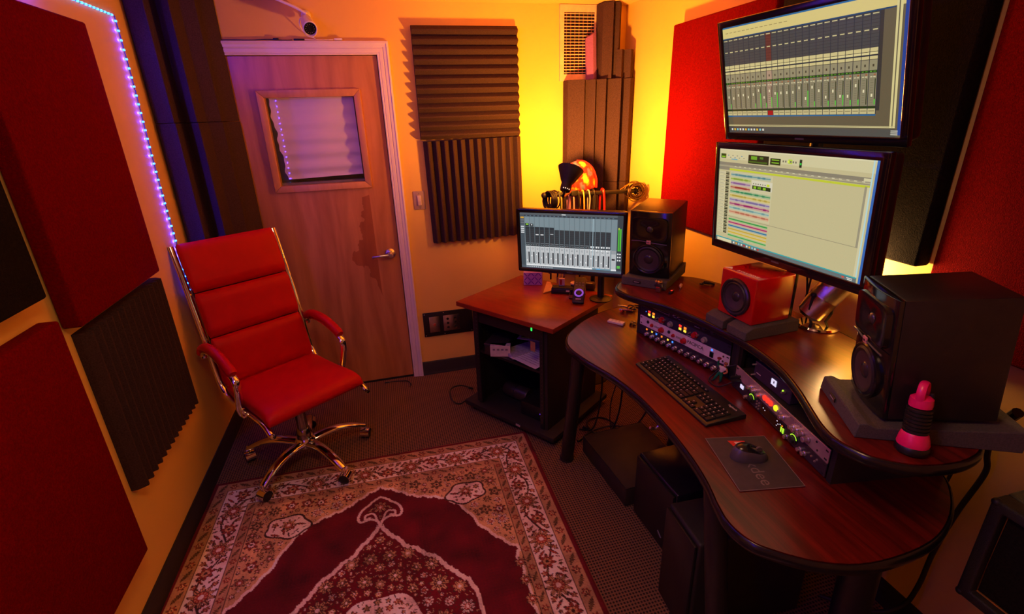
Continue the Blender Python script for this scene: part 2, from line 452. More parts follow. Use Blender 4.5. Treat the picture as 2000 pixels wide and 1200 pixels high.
# pleated cloth shade hung behind the glass, its edge a little ragged
g = G(); nx, nz = 24, 60; v = []; f = []
for j in range(nz + 1):
    t = j / nz; z = H1 + 0.01 - t * (H1 - H0 - 0.022)
    lx = W0 + 0.010 + 0.030 * t ** 1.2 + 0.005 * math.sin(t * 19) + 0.003 * math.sin(t * 47)
    for i in range(nx + 1):
        s_ = i / nx
        yy = 0.026 + 0.008 * math.sin(t * 2 * PI * 5.5) * (0.3 + 0.7 * t) + 0.004 * math.sin(s_ * 7 + t * 3)
        v.append((lx + s_ * (W1 - 0.006 - lx), yy, z - 0.012 * s_ * (1 - t) + 0.010 * s_ * t))
for j in range(nz):
    for i in range(nx):
        a = j * (nx + 1) + i; f.append((a, a + 1, a + nx + 2, a + nx + 1))
G().add(v, f).obj('pleated_shade', SHADE, door, smooth=180)
G().box(((W0 + W1) / 2, 0.13, (H0 + H1) / 2), (W1 - W0 + 0.3, 0.01, H1 - H0 + 0.3)).obj('dark_backdrop', mat('unlit_beyond', (0.03, 0.022, 0.02), 0.9), door, smooth=0)  # dark sheet standing in for the unlit space behind the window
G().box(((W0 + W1) / 2, 0.052, H0 + 0.006), (W1 - W0, 0.05, 0.012)).obj('window_ledge', mat('grey_ledge', (0.22, 0.19, 0.18), 0.6), door)
# lever handle
hx, hz = DW - 0.060, 0.902
G().lathe([(0, 0), (0.033, 0), (0.033, 0.006), (0.026, 0.014), (0.016, 0.018), (0.014, 0.045), (0.017, 0.055), (0.012, 0.062), (0, 0.064)], 28,
          Matrix.Translation((hx, 0, hz)) @ Matrix.Rotation(PI / 2, 4, 'X')).obj('handle_rose', STEEL, door)
G().tube(smooth_path([(hx, -0.052, hz), (hx - 0.03, -0.055, hz), (hx - 0.075, -0.055, hz - 0.001), (hx - 0.112, -0.048, hz - 0.006)]), [0.0105] * 12 + [0.009] * 7, 10, flat=0.75).obj('handle_lever', STEEL, door)
G().box((DW + 0.001, -0.002, hz + 0.0), (0.004, 0.012, 0.06)).obj('strike_plate', STEEL, door)
G().box((DW / 2, 0.012, 0.007), (DW, 0.03, 0.012)).obj('threshold', RUBBER, door)

# ------------------------------------------------------------------ rug
def build_rug():
    hw, L = 0.817, 2.36
    res = 0.0034
    t_fine = 1.36
    sx = np.linspace(-hw, hw, int(2 * hw / res) + 1)
    tt = np.concatenate([np.arange(0, t_fine, res), np.linspace(t_fine, L, 40)])
    S, T = np.meshgrid(sx, tt)
    A = np.abs(S)
    C = lambda h: np.array(lin(h))
    red, dred, cream, tan, gold, dark, rust, olive = (C(x) for x in ('#70081a', '#4e0812', '#ffeadb', '#cfa477', '#d8b07c', '#4a2c22', '#a3402e', '#7c6438'))
    img = np.zeros(S.shape + (3,)); img[:] = red
    def put(mask, c): img[mask] = c
    d_side = hw - A; d_edge = np.minimum(d_side, T)          # distance to the nearest outer edge
    # corner-aware border coordinate
    put(d_edge > 0.022, tan * 0.85)
    put(d_edge > 0.078, dark); put(d_edge > 0.081, cream)
    put(d_edge > 0.196, dark); put(d_edge > 0.199, tan * 0.8)
    put(d_edge > 0.238, dark)
    field = d_edge > 0.241
    put(field, gold)
    # centre field bounded by the lobed spandrel edge
    es = np.array([0.0, 0.03, 0.07, 0.16, 0.22, 0.29, 0.36, 0.41, 0.425, 0.49, 0.545, 0.575, 0.576, 0.60])
    et = np.array([0.262, 0.275, 0.300, 0.365, 0.385, 0.412, 0.480, 0.570, 0.620, 0.710, 0.770, 0.800, 1.2, 2.0])
    edge = np.interp(A, es, et) + 0.011 * np.abs(np.sin(A * 62)) + 0.006 * np.abs(np.sin(A * 190)) - 0.006
    inner = (T > edge) & (A < 0.574) & field
    sc = 0.545 + 0.016 * np.abs(np.sin(T * 30))
    inner &= ~((T > 0.80) & (A > sc))
    rim = np.zeros_like(inner)
    for dy in (-3, 0, 3):
        for dx in (-3, 0, 3):
            rim |= np.roll(np.roll(inner, dy, 0), dx, 1)
    put(rim & field & ~inner, cream * 0.95)
    put(inner, red * 0.82)
    # medallion
    ms = np.array([0.0, 0.04, 0.10, 0.17, 0.235, 0.285, 0.335, 0.36, 0.375])
    mt_ = np.array([0.520, 0.570, 0.645, 0.700, 0.760, 0.835, 0.880, 0.955, 1.18])
    lobe = np.interp(A, ms, mt_) + 0.012 * np.abs(np.sin(A * 44)) + 0.007 * np.abs(np.sin(A * 150))
    med = (T > lobe) & (A < 0.372) & (T < 2.36 - 0.52)
    rim = np.zeros_like(med)
    for dy in (-4, -2, 0, 2, 4):
        for dx in (-4, -2, 0, 2, 4):
            rim |= np.roll(np.roll(med, dy, 0), dx, 1)
    put(rim & ~med & inner, cream * 0.85)
    put(med, red * 0.95)
    heart = ((S / 0.20) ** 2 + ((T - 1.14) / 0.27) ** 2 + 0.10 * np.cos(8 * np.arctan2(T - 1.14, S))) < 1
    put(heart & med, cream)
    # --- motifs drawn as local stamps
    yidx = lambda t: np.searchsorted(tt, t)
    def region(s0, t0, r):
        j0, j1 = yidx(t0 - r), yidx(t0 + r) + 1
        i0, i1 = np.searchsorted(sx, s0 - r), np.searchsorted(sx, s0 + r) + 1
        return slice(max(0, j0), max(0, j1)), slice(max(0, i0), max(0, i1))
    def flower(s0, t0, r, c1, c2, c3, n=8, rot=0.0):
        if t0 > t_fine + 0.05: return
        js, is_ = region(s0, t0, r * 1.15)
        if js.stop <= js.start or is_.stop <= is_.start: return
        ds, dt = S[js, is_] - s0, T[js, is_] - t0
        rr = np.hypot(ds, dt) / r; th = np.arctan2(dt, ds) + rot
        pet = 0.78 + 0.22 * np.cos(n * th)
        sub = img[js, is_]
        sub[rr < pet + 0.07] = dark
        sub[rr < pet - 0.04] = c1
        sub[(rr < pet - 0.04) & (np.abs(np.sin(n * th / 2)) < 0.22) & (rr > 0.5)] = dark * 1.6
        sub[rr < 0.52] = dark * 1.3; sub[rr < 0.46] = c2
        sub[(rr < 0.46) & (np.cos(n * th) > 0.55) & (rr > 0.26)] = c1
        sub[rr < 0.20] = c3
    def leaf(s0, t0, ln, ang, c, fat=0.38, curl=0.0):
        if t0 > t_fine + 0.05: return
        js, is_ = region(s0, t0, ln)
        if js.stop <= js.start or is_.stop <= is_.start: return
        ds, dt = S[js, is_] - s0, T[js, is_] - t0
        u = (ds * math.cos(ang) + dt * math.sin(ang)) / ln; w = (-ds * math.sin(ang) + dt * math.cos(ang)) / ln - curl * u * u
        prof = fat * np.clip(1 - (u / 0.9) ** 2, 0, 1) * (0.75 + 0.25 * np.cos(u * 22))
        sub = img[js, is_]
        sub[(np.abs(w) < prof * 0.5 + 0.06) & (np.abs(u) < 0.95)] = dark
        sub[(np.abs(w) < prof * 0.5 - 0.03)] = c
        sub[(np.abs(w) < 0.03) & (np.abs(u) < 0.75)] = dark
    def vine(pts, wd, c):
        P = np.array(smooth_path([(a, b_, 0) for a, b_ in pts], 10))[:, :2]
        for p, q in zip(P, P[1:]):
            mid = (p + q) / 2; r = np.hypot(*(q - p)) / 2 + wd
            if mid[1] > t_fine + 0.05: continue
            js, is_ = region(mid[0], mid[1], r)
            if js.stop <= js.start or is_.stop <= is_.start: continue
            d = q - p; l2 = max(1e-9, (d ** 2).sum())
            h = np.clip(((S[js, is_] - p[0]) * d[0] + (T[js, is_] - p[1]) * d[1]) / l2, 0, 1)
            dist = np.hypot(S[js, is_] - p[0] - h * d[0], T[js, is_] - p[1] - h * d[1])
            img[js, is_][dist < wd] = c
    # main border: scrolling vine with big rosettes
    def along(k):     # walk round the border: left side up, across the far side, down the right side
        m_ = 0.138
        a = L - m_; wd = 2 * (hw - m_)
        if k < a: return (-(hw - m_), L - k), (0, -1), (1, 0)
        if k < a + wd: return (-(hw - m_) + (k - a), m_), (1, 0), (0, 1)
        return (hw - m_, m_ + k - a - wd), (0, 1), (-1, 0)
    tot = 2 * (L - 0.138) + 2 * (hw - 0.138)
    vp = []
    step = 0.012
    for q in range(int(tot / step)):
        k = q * step; p, d, n_ = along(k); off = 0.030 * math.sin(k * 2 * PI / 0.36)
        vp.append((p[0] + n_[0] * off, p[1] + n_[1] * off))
    keep = [p for p in vp if p[1] < t_fine + 0.05]
    for i in range(len(keep) - 1):
        if math.hypot(keep[i + 1][0] - keep[i][0], keep[i + 1][1] - keep[i][1]) < 0.05:
            vine([keep[i], keep[i + 1]], 0.0042, dark)
    k = 0.04; n_i = 0
    while k < tot:
        p, d, n_ = along(k); big = n_i % 2 == 0
        off = 0.004 if big else (0.014 if n_i % 4 == 1 else -0.014)
        q = (p[0] + n_[0] * off, p[1] + n_[1] * off)
        if big: flower(q[0], q[1], 0.054, tan, rust, cream, 10, 0.3 * n_i)
        else: flower(q[0], q[1], 0.036, rust * 1.1, gold, dark, 7, 0.5 * n_i)
        for sg in (-1, 1):
            for e in (0.052, 0.078):
                o2 = sg * (0.034 if e < 0.06 else 0.026)
                c_ = (p[0] + d[0] * e + n_[0] * o2, p[1] + d[1] * e + n_[1] * o2)
                leaf(c_[0], c_[1], 0.026, math.atan2(d[1], d[0]) + sg * 0.8, olive if e < 0.06 else rust, 0.45)
            c_ = (p[0] - d[0] * 0.062 + n_[0] * sg * 0.040, p[1] - d[1] * 0.062 + n_[1] * sg * 0.040)
            flower(c_[0], c_[1], 0.0135, rust, gold, dark, 5, n_i)
        k += 0.116; n_i += 1
    # guard borders: small repeated scrolls
    for m_, r_, st in ((0.050, 0.019, 0.052), (0.218, 0.015, 0.046)):
        a = L - m_; wd = 2 * (hw - m_); k = 0.02; q_i = 0
        while k < 2 * a + wd:
            if k < a: p = (-(hw - m_), L - k); an = PI / 2
            elif k < a + wd: p = (-(hw - m_) + k - a, m_); an = 0
            else: p = (hw - m_, m_ + k - a - wd); an = PI / 2
            if q_i % 2: flower(p[0], p[1], r_, rust, gold, dark, 6)
            else: leaf(p[0], p[1], r_ * 1.7, an + 0.5, olive, 0.55)
            k += st; q_i += 1
    # spandrels: floral scatter plus a scrolled palmette in each corner
    r2g = np.random.default_rng(3)
    def is_spandrel(s_, t_):
        a_ = abs(s_); dd = min(hw - a_, t_)
        if dd < 0.262: return False
        e_ = np.interp(a_, es, et)
        return t_ < e_ - 0.030 if a_ < 0.572 else False
    for side in (-1, 1):
        cs, ct = side * 0.405, 0.405
        th = np.linspace(0, 2 * PI, 40)
        ring = [(cs + side * (0.085 * math.cos(a) * (1 + 0.12 * math.cos(5 * a)) * 0.95 - 0.05 * math.sin(a)), ct + 0.062 * math.sin(a) * (1 + 0.10 * math.cos(5 * a)) + 0.03 * math.cos(a)) for a in th]
        js, is_ = region(cs, ct, 0.14)
        from_ = np.array(ring)
        inside = np.zeros(S[js, is_].shape, bool)
        X, Y = S[js, is_], T[js, is_]
        for p, q in zip(from_, np.roll(from_, -1, 0)):
            cond = (p[1] > Y) != (q[1] > Y)
            with np.errstate(divide='ignore', invalid='ignore'):
                xi = (q[0] - p[0]) * (Y - p[1]) / (q[1] - p[1] + 1e-12) + p[0]
            inside ^= cond & (X < xi)
        img[js, is_][inside] = cream
        vine([tuple(p) for p in ring], 0.0045, dark)
        flower(cs, ct - 0.008, 0.036, gold, rust, cream, 8)
        for q in range(4):
            leaf(cs + side * (0.05 - 0.035 * q), ct + 0.038 - 0.014 * q, 0.024, 0.4 + q, rust, 0.5)
    def free(s_, t_, r_, bg):
        js, is_ = region(s_, t_, r_)
        sub = img[js, is_]
        if sub.size == 0: return False
        return np.abs(sub - bg).max() < 1e-6
    def fill(bg, area, n_try, sizes, palette):
        s0, s1, t0, t1 = area
        for r_ in sizes:
            for q in range(n_try):
                s_, t_ = r2g.uniform(s0, s1), r2g.uniform(t0, t1)
                if not free(s_, t_, r_ * 1.02, bg): continue
                k_ = r2g.integers(0, len(palette)); c1, c2, c3 = palette[k_]
                if r_ > 0.0125: flower(s_, t_, r_, c1, c2, c3, int(r2g.choice([5, 6, 8])), r2g.uniform(0, 3))
                elif r2g.random() < 0.55: leaf(s_, t_, r_ * 1.15, r2g.uniform(0, PI), c1, 0.55)
                else: flower(s_, t_, r_, c1, c3, c2, 5, r2g.uniform(0, 3))
    pal_g = [(rust, cream, dark), (olive, gold, dark), (tan * 0.7, rust, cream), (cream * 0.9, rust, gold)]
    fill(gold, (-0.58, 0.58, 0.245, 0.84), 5000, (0.030, 0.021, 0.014, 0.010, 0.0075), pal_g)
    fill(cream, (-0.80, 0.80, 0.0, 1.38), 6000, (0.016, 0.012, 0.0090, 0.0070), [(rust, gold, dark), (olive, gold, dark), (dark * 1.4, rust, gold)])
    for side in (-1, 1):
        for q in range(4):
            flower(side * 0.562, 0.865 + q * 0.085, 0.026, tan, rust, cream, 7)
    placed = []
    for q in range(1500):
        s_ = r2g.uniform(0, 0.36); t_ = r2g.uniform(0.56, 1.36)
        if t_ < np.interp(s_, ms, mt_) + 0.040: continue
        r_ = r2g.choice([0.042, 0.032, 0.024])
        if s_ < r_ * 0.7: s_ = 0.0
        elif s_ < r_: continue
        if (s_ / 0.20) ** 2 + ((t_ - 1.14) / 0.27) ** 2 < 1.3: continue
        if any(math.hypot(s_ - a, t_ - b_) < (r_ + c_) * 1.1 for a, b_, c_ in placed): continue
        placed.append((s_, t_, r_)); rr_ = r2g.uniform(0, 3); pick = r2g.integers(0, 3)
        for sg in ((1,) if s_ == 0.0 else (-1, 1)):
            flower(sg * s_, t_, r_, [cream * 0.85, tan, gold][pick], [rust, tan, dark * 2][pick], cream, 8 if pick else 10, rr_ * sg)
    fill(red * 0.95, (-0.36, 0.36, 0.53, 1.38), 4000, (0.017, 0.012, 0.0085, 0.0065), [(cream * 0.8, rust, gold), (tan, dark * 2, cream), (gold, cream, rust)])
    for q in range(10):
        a = q * 2 * PI / 10
        flower(0.105 * math.cos(a), 1.14 + 0.15 * math.sin(a), 0.030, tan, rust, gold, 7, a)
    flower(0, 1.14, 0.055, gold, rust, cream, 12)
    # hanging palmette above the medallion
    for sg in (-1, 1):
        vine([(0, 0.515), (sg * 0.012, 0.480), (sg * 0.045, 0.462), (sg * 0.085, 0.468), (sg * 0.098, 0.440), (sg * 0.085, 0.400), (sg * 0.055, 0.370), (sg * 0.030, 0.345), (0, 0.325)], 0.0060, cream * 0.85)
        vine([(sg * 0.012, 0.48), (sg * 0.03, 0.43), (sg * 0.065, 0.432), (sg * 0.066, 0.455), (sg * 0.045, 0.452)], 0.0050, cream * 0.85)
    flower(0, 0.395, 0.036, tan, rust, cream, 8)
    for sg in (-1, 1):
        leaf(sg * 0.042, 0.405, 0.022, sg * 0.8, gold, 0.5); leaf(sg * 0.0, 0.45, 0.020, PI / 2, gold, 0.5)
    # mottled wear of the pile
    noise = rng.normal(0, 1, (len(tt) // 10 + 2, len(sx) // 10 + 2))
    big = np.kron(noise, np.ones((10, 10)))[:len(tt), :len(sx)]
    for _ in range(5):
        big = (big + np.roll(big, 4, 0) + np.roll(big, -4, 0) + np.roll(big, 4, 1) + np.roll(big, -4, 1)) / 5
    img *= (1 + 0.35 * big + rng.normal(0, 0.09, S.shape))[..., None]
    img = np.clip(img, 0, 1) * 0.88
    nzv = 0.0062 + rng.normal(0, 0.0004, S.shape)
    edge_m = np.minimum(d_edge, L - T); nzv = np.where(edge_m < 0.004, 0.001, nzv)
    nt_, nx_ = S.shape
    co = np.stack([S, -T, nzv], -1).reshape(-1, 3)
    idx = np.arange(nt_ * nx_).reshape(nt_, nx_)
    quads = np.stack([idx[:-1, :-1], idx[1:, :-1], idx[1:, 1:], idx[:-1, 1:]], -1).reshape(-1, 4)
    me = bpy.data.meshes.new('rug')
    me.vertices.add(len(co)); me.vertices.foreach_set('co', co.ravel())
    me.loops.add(quads.size); me.loops.foreach_set('vertex_index', quads.ravel())
    me.polygons.add(len(quads)); me.polygons.foreach_set('loop_start', np.arange(0, quads.size, 4)); me.polygons.foreach_set('loop_total', np.full(len(quads), 4))
    me.update(calc_edges=True)
    a = me.color_attributes.new('paint', 'FLOAT_COLOR', 'POINT')
    cc = np.ones((len(co), 4)); cc[:, :3] = img.reshape(-1, 3); a.data.foreach_set('color', cc.ravel())
    me.materials.append(RUGM); me.validate(); me.update()
    o = inst('rug', me, None, (-0.168, 2.338, 0.0), (0, 0, math.radians(-1.2)))
    tag(o, 'dark red and cream rug with floral border and central medallion on the carpet', 'rug')
build_rug()

# ------------------------------------------------------------------ acoustic panels
def fabric_panel(name, label, m, x_wall, nrm, y0, y1, z0, z1, th=0.055, cat='acoustic panel'):
    o = thing(name, label, cat, (x_wall, (y0 + y1) / 2, z0))
    w, h = y1 - y0, z1 - z0
    G().box((nrm * (th / 2 + 0.004), 0, h / 2), (th, w, h)).obj('fabric_face', m, o, bevel=(0.008, 3))
    G().box((nrm * 0.004, 0, h / 2), (0.0075, w - 0.05, h - 0.05)).obj('mounting_frame', MATTEB, o)
    return o
fabric_panel('sound_absorber', 'red fabric panel above the dark foam sheet, beside the blue light strip', REDFAB, XL, 1, 1.712, 2.345, 1.136, 2.065)
fabric_panel('sound_absorber', 'red fabric panel hung low near the floor, overlapping the edge of the foam sheet', REDFAB, XL, 1, 0.98, 1.622, 0.318, 1.198)
fabric_panel('sound_absorber', 'black fabric panel cut off by the edge of the picture, beside two red panels', BLKFAB, XL, 1, 0.99, 1.615, 1.270, 2.12)
fabric_panel('sound_absorber', 'red fabric panel near the yellow lit corner, behind the stacked screens', REDFAB, XR, -1, 1.83, 2.545, 1.128, 2.108)
fabric_panel('sound_absorber', 'tall black fabric panel behind the stacked screens, lit at its foot', BLKFAB, XR, -1, 1.082, 1.80, 1.243, 2.25)
fabric_panel('sound_absorber', 'red fabric panel above the big loudspeaker, closest to the picture edge', REDFAB, XR, -1, 0.36, 1.052, 1.05, 2.2, th=0.035)

def wedge_foam(name, label, w, h, n, along, loc, rot, base=0.022, peak=0.05):
    o = thing(name, label, 'acoustic foam', loc, rot=rot)
    L_, A_ = (w, h) if along == 'x' else (h, w)      # teeth counted across L_
    p = L_ / n; poly = [(-L_ / 2, 0)]
    for i in range(n):
        poly += [(-L_ / 2 + i * p + 0.001, -base), (-L_ / 2 + (i + 0.5) * p - 0.004, -peak), (-L_ / 2 + (i + 0.5) * p + 0.004, -peak)]
    poly += [(L_ / 2, -base), (L_ / 2, 0)]
    g = G().prism(poly, -A_ / 2, A_ / 2, 'z')
    if along != 'x': g.v = [(-z, y, x) for x, y, z in g.v]
    g.obj('foam_wedges', FOAM, o, smooth=0)
    return o
wedge_foam('acoustic_foam', 'charcoal foam sheet with horizontal ridges next to the door', 0.612, 0.607, 12, 'z', (0.584, YB, 1.886), (0, 0, 0))
wedge_foam('acoustic_foam', 'charcoal foam sheet with vertical ridges below the horizontally ridged one', 0.606, 0.622, 12, 'x', (0.598, YB, 1.266), (0, math.radians(-0.8), 0))
wedge_foam('acoustic_foam', 'dark foam sheet with fine vertical ridges below the red panel, behind the chair', 0.622, 0.622, 14, 'x', (XL, 2.060, 0.792), (0, 0, PI / 2))

def bass_trap(label, poly, z0, z1, group):
    o = thing('bass_trap', label, 'bass trap', (poly[0][0], poly[0][1], z0), group=group)
    G().prism([(a - poly[0][0], b_ - poly[0][1]) for a, b_ in poly], 0, z1 - z0, 'z').obj('stepped_foam', FOAM, o, smooth=0, bevel=(0.002, 1))
    return o
lt = [(-0.994, 2.885), (-0.905, 2.855), (-0.885, 2.950), (-0.815, 2.885), (-0.800, 2.990), (-0.744, 3.036), (-0.748, 3.085), (-0.690, 3.180), (-0.994, 3.180)]
bass_trap('upper stepped foam trap in the corner beside the door and the blue lights', lt, 1.722, 2.305, 'foam traps stacked beside the door')
lt2 = [(a + 0.004 * (a > -0.98), b_ - 0.003) for a, b_ in lt]
bass_trap('lower stepped foam trap in the corner beside the door, behind the chair back', lt2, 1.112, 1.720, 'foam traps stacked beside the door')
rt = [(1.186, 3.182), (1.193, 3.118), (1.285, 3.070), (1.300, 3.118), (1.350, 3.055), (1.360, 3.095), (1.408, 3.030), (1.420, 3.075), (1.492, 2.998), (1.512, 3.048), (1.548, 2.992), (1.592, 3.030), (1.592, 3.182)]
bass_trap('upper stepped foam trap in the bright yellow corner under the air vent', rt, 1.283, 1.895, 'foam traps stacked in the bright corner')
bass_trap('lower stepped foam trap in the bright yellow corner behind the cable hooks', rt, 0.670, 1.281, 'foam traps stacked in the bright corner')

def offcut(label, poly, z0, z1, m, tilt=0.0, taper=None):
    o = thing('foam_offcut', label, 'foam', (poly[0][0], poly[0][1], z0), rot=(0, tilt, 0))
    q = [(a - poly[0][0], b_ - poly[0][1]) for a, b_ in poly]; n = len(q)
    g = G().prism(q, 0, z1 - z0, 'z')
    if taper: g.v = [(x, y, z + (taper * (x - q[0][0]) if z > 0.01 else 0)) for x, y, z in g.v]
    g.obj('foam_block', m, o, smooth=0)
offcut('tall narrow strip of charcoal foam reaching the ceiling in the corner', [(1.394, 3.150), (1.398, 3.085), (1.446, 3.045), (1.462, 3.085), (1.488, 3.050), (1.512, 3.080), (1.520, 3.180), (1.394, 3.180)], 1.897, 2.304, FOAM)
offcut('short block of charcoal foam beside the tall strip on the corner trap', [(1.476, 3.046), (1.494, 3.012), (1.520, 3.040), (1.550, 3.005), (1.578, 3.030), (1.578, 3.078), (1.520, 3.078)], 1.897, 2.052, FOAM)
offcut('purple foam offcut leaning in front of the air vent', [(1.328, 3.150), (1.360, 3.115), (1.388, 3.130), (1.388, 3.182), (1.335, 3.182)], 1.897, 2.125, FOAMP, math.radians(-2.5), 0.55)

# ------------------------------------------------------------------ air vent
vent = thing('air_vent', 'cream metal air vent with louvre slats high on the wall by the corner', 'air vent', (1.286, YB, 1.932))
VM = mat('cream_enamel', (0.80, 0.56, 0.34), 0.45)
G().frame(-0.125, 0.125, -0.04, 0.375, -0.098, 0.098, -0.001, 0.335, -0.014, 0.0).obj('vent_plate', VM, vent)
slat = G().box((0, 0, 0), (0.194, 0.008, 0.0042), Matrix.Rotation(0.15, 3, 'X')).mesh('slat', VM)
for i in range(20): inst('slat', slat, vent, (0, -0.0125, 0.008 + i * 0.0168))
vane = G().box((0, 0, 0), (0.0060, 0.004, 0.334)).mesh('vane', mat('vane_shaded', (0.22, 0.11, 0.04), 0.6))  # vanes coloured darker than the slats to imitate shade in the gaps
for i in range(7): inst('vane', vane, vent, (-0.081 + i * 0.027, -0.0060, 0.167))
G().box((0, -0.0020, 0.167), (0.196, 0.003, 0.336)).obj('gap_shadow_sheet', mat('gap_shadow', (0.02, 0.015, 0.012), 0.9), vent)  # dark sheet in front of the wall, painted as the shade between slats

# ------------------------------------------------------------------ switch and sockets
sw = thing('light_switch', 'small wall switch with a rocker beside the ridged foam', 'light switch', (0.236, YB, 1.170))
G().box((0, -0.003, 0.056), (0.070, 0.006, 0.114)).obj('switch_plate', mat('almond_plate', (0.42, 0.30, 0.24), 0.45), sw, bevel=(0.002, 2))
G().box((0, -0.009, 0.056), (0.024, 0.010, 0.062)).obj('rocker', mat('almond_rocker', (0.72, 0.60, 0.52), 0.35), sw, rot=(0, 0, 0), bevel=(0.003, 2))
for z in (0.012, 0.100): G().lathe([(0, 0), (0.0035, 0), (0.003, 0.0015), (0, 0.002)], 10, Matrix.Translation((0, -0.006, z)) @ Matrix.Rotation(PI / 2, 4, 'X')).obj('screw', STEEL, sw)
wp = thing('wall_socket_panel', 'black wall plate with two metal connector plates low by the door', 'wall plate', (0.353, YB, 0.290))
G().box((0, -0.004, 0.088), (0.342, 0.008, 0.176)).obj('back_plate', BLACK, wp, bevel=(0.002, 2))
p1 = G().box((-0.096, -0.0105, 0.088), (0.070, 0.005, 0.114)).obj('single_plate', STEEL, wp, bevel=(0.0015, 2))
G().lathe([(0, 0), (0.009, 0), (0.009, 0.005), (0.005, 0.006), (0.004, 0.002), (0, 0.002)], 16, Matrix.Translation((-0.096, -0.012, 0.088)) @ Matrix.Rotation(PI / 2, 4, 'X')).obj('jack', mat('red_jack', (0.5, 0.12, 0.06), 0.4), wp)
p2 = G().box((0.022, -0.0105, 0.088), (0.114, 0.005, 0.114)).obj('double_plate', STEEL, wp, bevel=(0.0015, 2))
hole = G().lathe([(0, 0.0005), (0.0065, 0.0005), (0.0085, 0.003), (0.0085, 0.0005), (0.0095, 0.0)], 14, Matrix.Rotation(PI / 2, 4, 'X')).mesh('connector', BLACK)
for i in range(2):
    for j in range(3): inst('connector', hole, wp, (-0.004 + i * 0.052, -0.0132, 0.056 + j * 0.032))
scr = G().lathe([(0, 0), (0.004, 0), (0.003, 0.0015), (0, 0.002)], 10, Matrix.Rotation(PI / 2, 4, 'X')).mesh('screw', STEEL)
for x in (-0.160, -0.030, 0.160):
    for z in (0.010, 0.166): inst('screw', scr, wp, (x, -0.008, z))

# ------------------------------------------------------------------ blue light strip
LEDM = emis('blue_led', (0.030, 0.24, 1.0), 8.0)
strip = thing('led_strip', 'blue light strip running along and down the wall beside the red panel', 'light strip', (XL, 2.745, 1.0))
def strip_pt(k):     # metres along the strip: 0 at the bend
    if k < -2.745: return Vector((0.006, -2.745, 1.153 + (k + 2.745)))     # second drop beside the photographer
    if k < 0: return Vector((0.006, k, 1.153))
    y = 0.012 - 0.03 * min(1, k / 1.15) + 0.006 * math.sin(k * 7)
    return Vector((0.006, y, 1.153 - k))
ks = [-3.9 + i * 0.075 for i in range(52)] + [i * 0.03 for i in range(0, 43)]
G().tube([strip_pt(k) + Vector((-0.002, 0.006, 0)) for k in ks], 0.0022, 6, flat=0.6).obj('tape', mat('clear_strip_tape', (0.04, 0.04, 0.06), 0.3), strip)
led = G().box((0, 0, 0), (0.006, 0.011, 0.007)).mesh('led', LEDM, bevel=(0.0012, 1))
k = -0.52; led_k = []
while k < 1.24:
    led_k.append(k); k += 0.0365 if k >= 0 else 0.030
for k in led_k:
    p = strip_pt(k); inst('led', led, strip, p, (0, 0, 0))
    light('led_light', 'POINT', Vector((XL, 2.745, 1.0)) + p + Vector((-0.0025, -0.015, 0)), LEDBLUE, 0.16, 0.0015)
k = -2.77
while k > -3.9:
    inst('led', led, strip, strip_pt(k)); k -= 0.04
for i in range(9):
    p = strip_pt(-0.62 - i * 0.24)
    light('led_light', 'POINT', Vector((XL, 2.745, 1.0)) + p + Vector((0.012, 0, 0)), LEDBLUE, 2.2, 0.01)
for i in range(18):
    p = strip_pt(-2.79 - i * 0.06)
    light('led_light', 'POINT', Vector((XL, 2.745, 1.0)) + p + Vector((0.012, 0, 0)), LEDBLUE, 0.5, 0.006)

# ------------------------------------------------------------------ camera over the door
sc_ = thing('security_camera', 'white bullet camera with stub aerial mounted above the door', 'security camera', (-0.262, YB, 2.235))
CW = mat('white_plastic', (0.80, 0.76, 0.80), 0.35, var=(10, 0.03))
Mb = Matrix.Translation((0.012, -0.105, -0.060)) @ Euler((math.radians(118), 0, math.radians(12))).to_matrix().to_4x4()
G().lathe([(0, -0.075), (0.020, -0.074), (0.027, -0.062), (0.031, -0.02), (0.034, 0.040), (0.035, 0.060), (0.031, 0.063), (0.029, 0.052), (0, 0.052)], 28, Mb, 1.0, 1.12).obj('camera_body', CW, sc_)
G().lathe([(0.0295, 0.0535), (0.0285, 0.0545), (0.014, 0.055), (0.0125, 0.052), (0, 0.0525)], 24, Mb).obj('lens_face', GLOSSB, sc_)
ir = G().ell((0, 0, 0), (0.0017, 0.0017, 0.0012), 8, 6).mesh('infrared_led', mat('led_lens', (0.5, 0.45, 0.3), 0.2))
for i in range(12):
    a = i * 2 * PI / 12; inst('infrared_led', ir, sc_, Mb @ Vector((0.0205 * math.cos(a), 0.0205 * math.sin(a), 0.0548)))
G().lathe([(0, 0), (0.024, 0), (0.024, 0.006), (0.012, 0.012), (0.010, 0.03), (0, 0.03)], 20, Matrix.Translation((0.0, 0, -0.002)) @ Matrix.Rotation(PI / 2, 4, 'X')).obj('wall_mount', CW, sc_)
G().tube(smooth_path([(0, -0.028, 0), (-0.004, -0.05, 0.006), (0.002, -0.068, -0.012), (0.012, -0.085, -0.030)]), 0.009, 10).obj('mount_arm', CW, sc_)
G().tube([(0.008, -0.075, -0.006), (-0.04, -0.082, 0.022), (-0.115, -0.088, 0.052), (-0.17, -0.09, 0.068)], [0.0075, 0.0072, 0.0065, 0.006], 12).obj('aerial', CW, sc_)
G().tube(smooth_path([(-0.012, -0.05, -0.012), (-0.032, -0.045, -0.03), (-0.035, -0.02, -0.06), (-0.012, -0.012, -0.09), (0.03, -0.01, -0.112)]), 0.0025, 8).obj('camera_cable', CW, sc_)
pc = thing('power_cable', 'thin black cable with plugs lying along the top of the door casing', 'cable', (-0.45, YB - 0.012, DZ + 0.067))
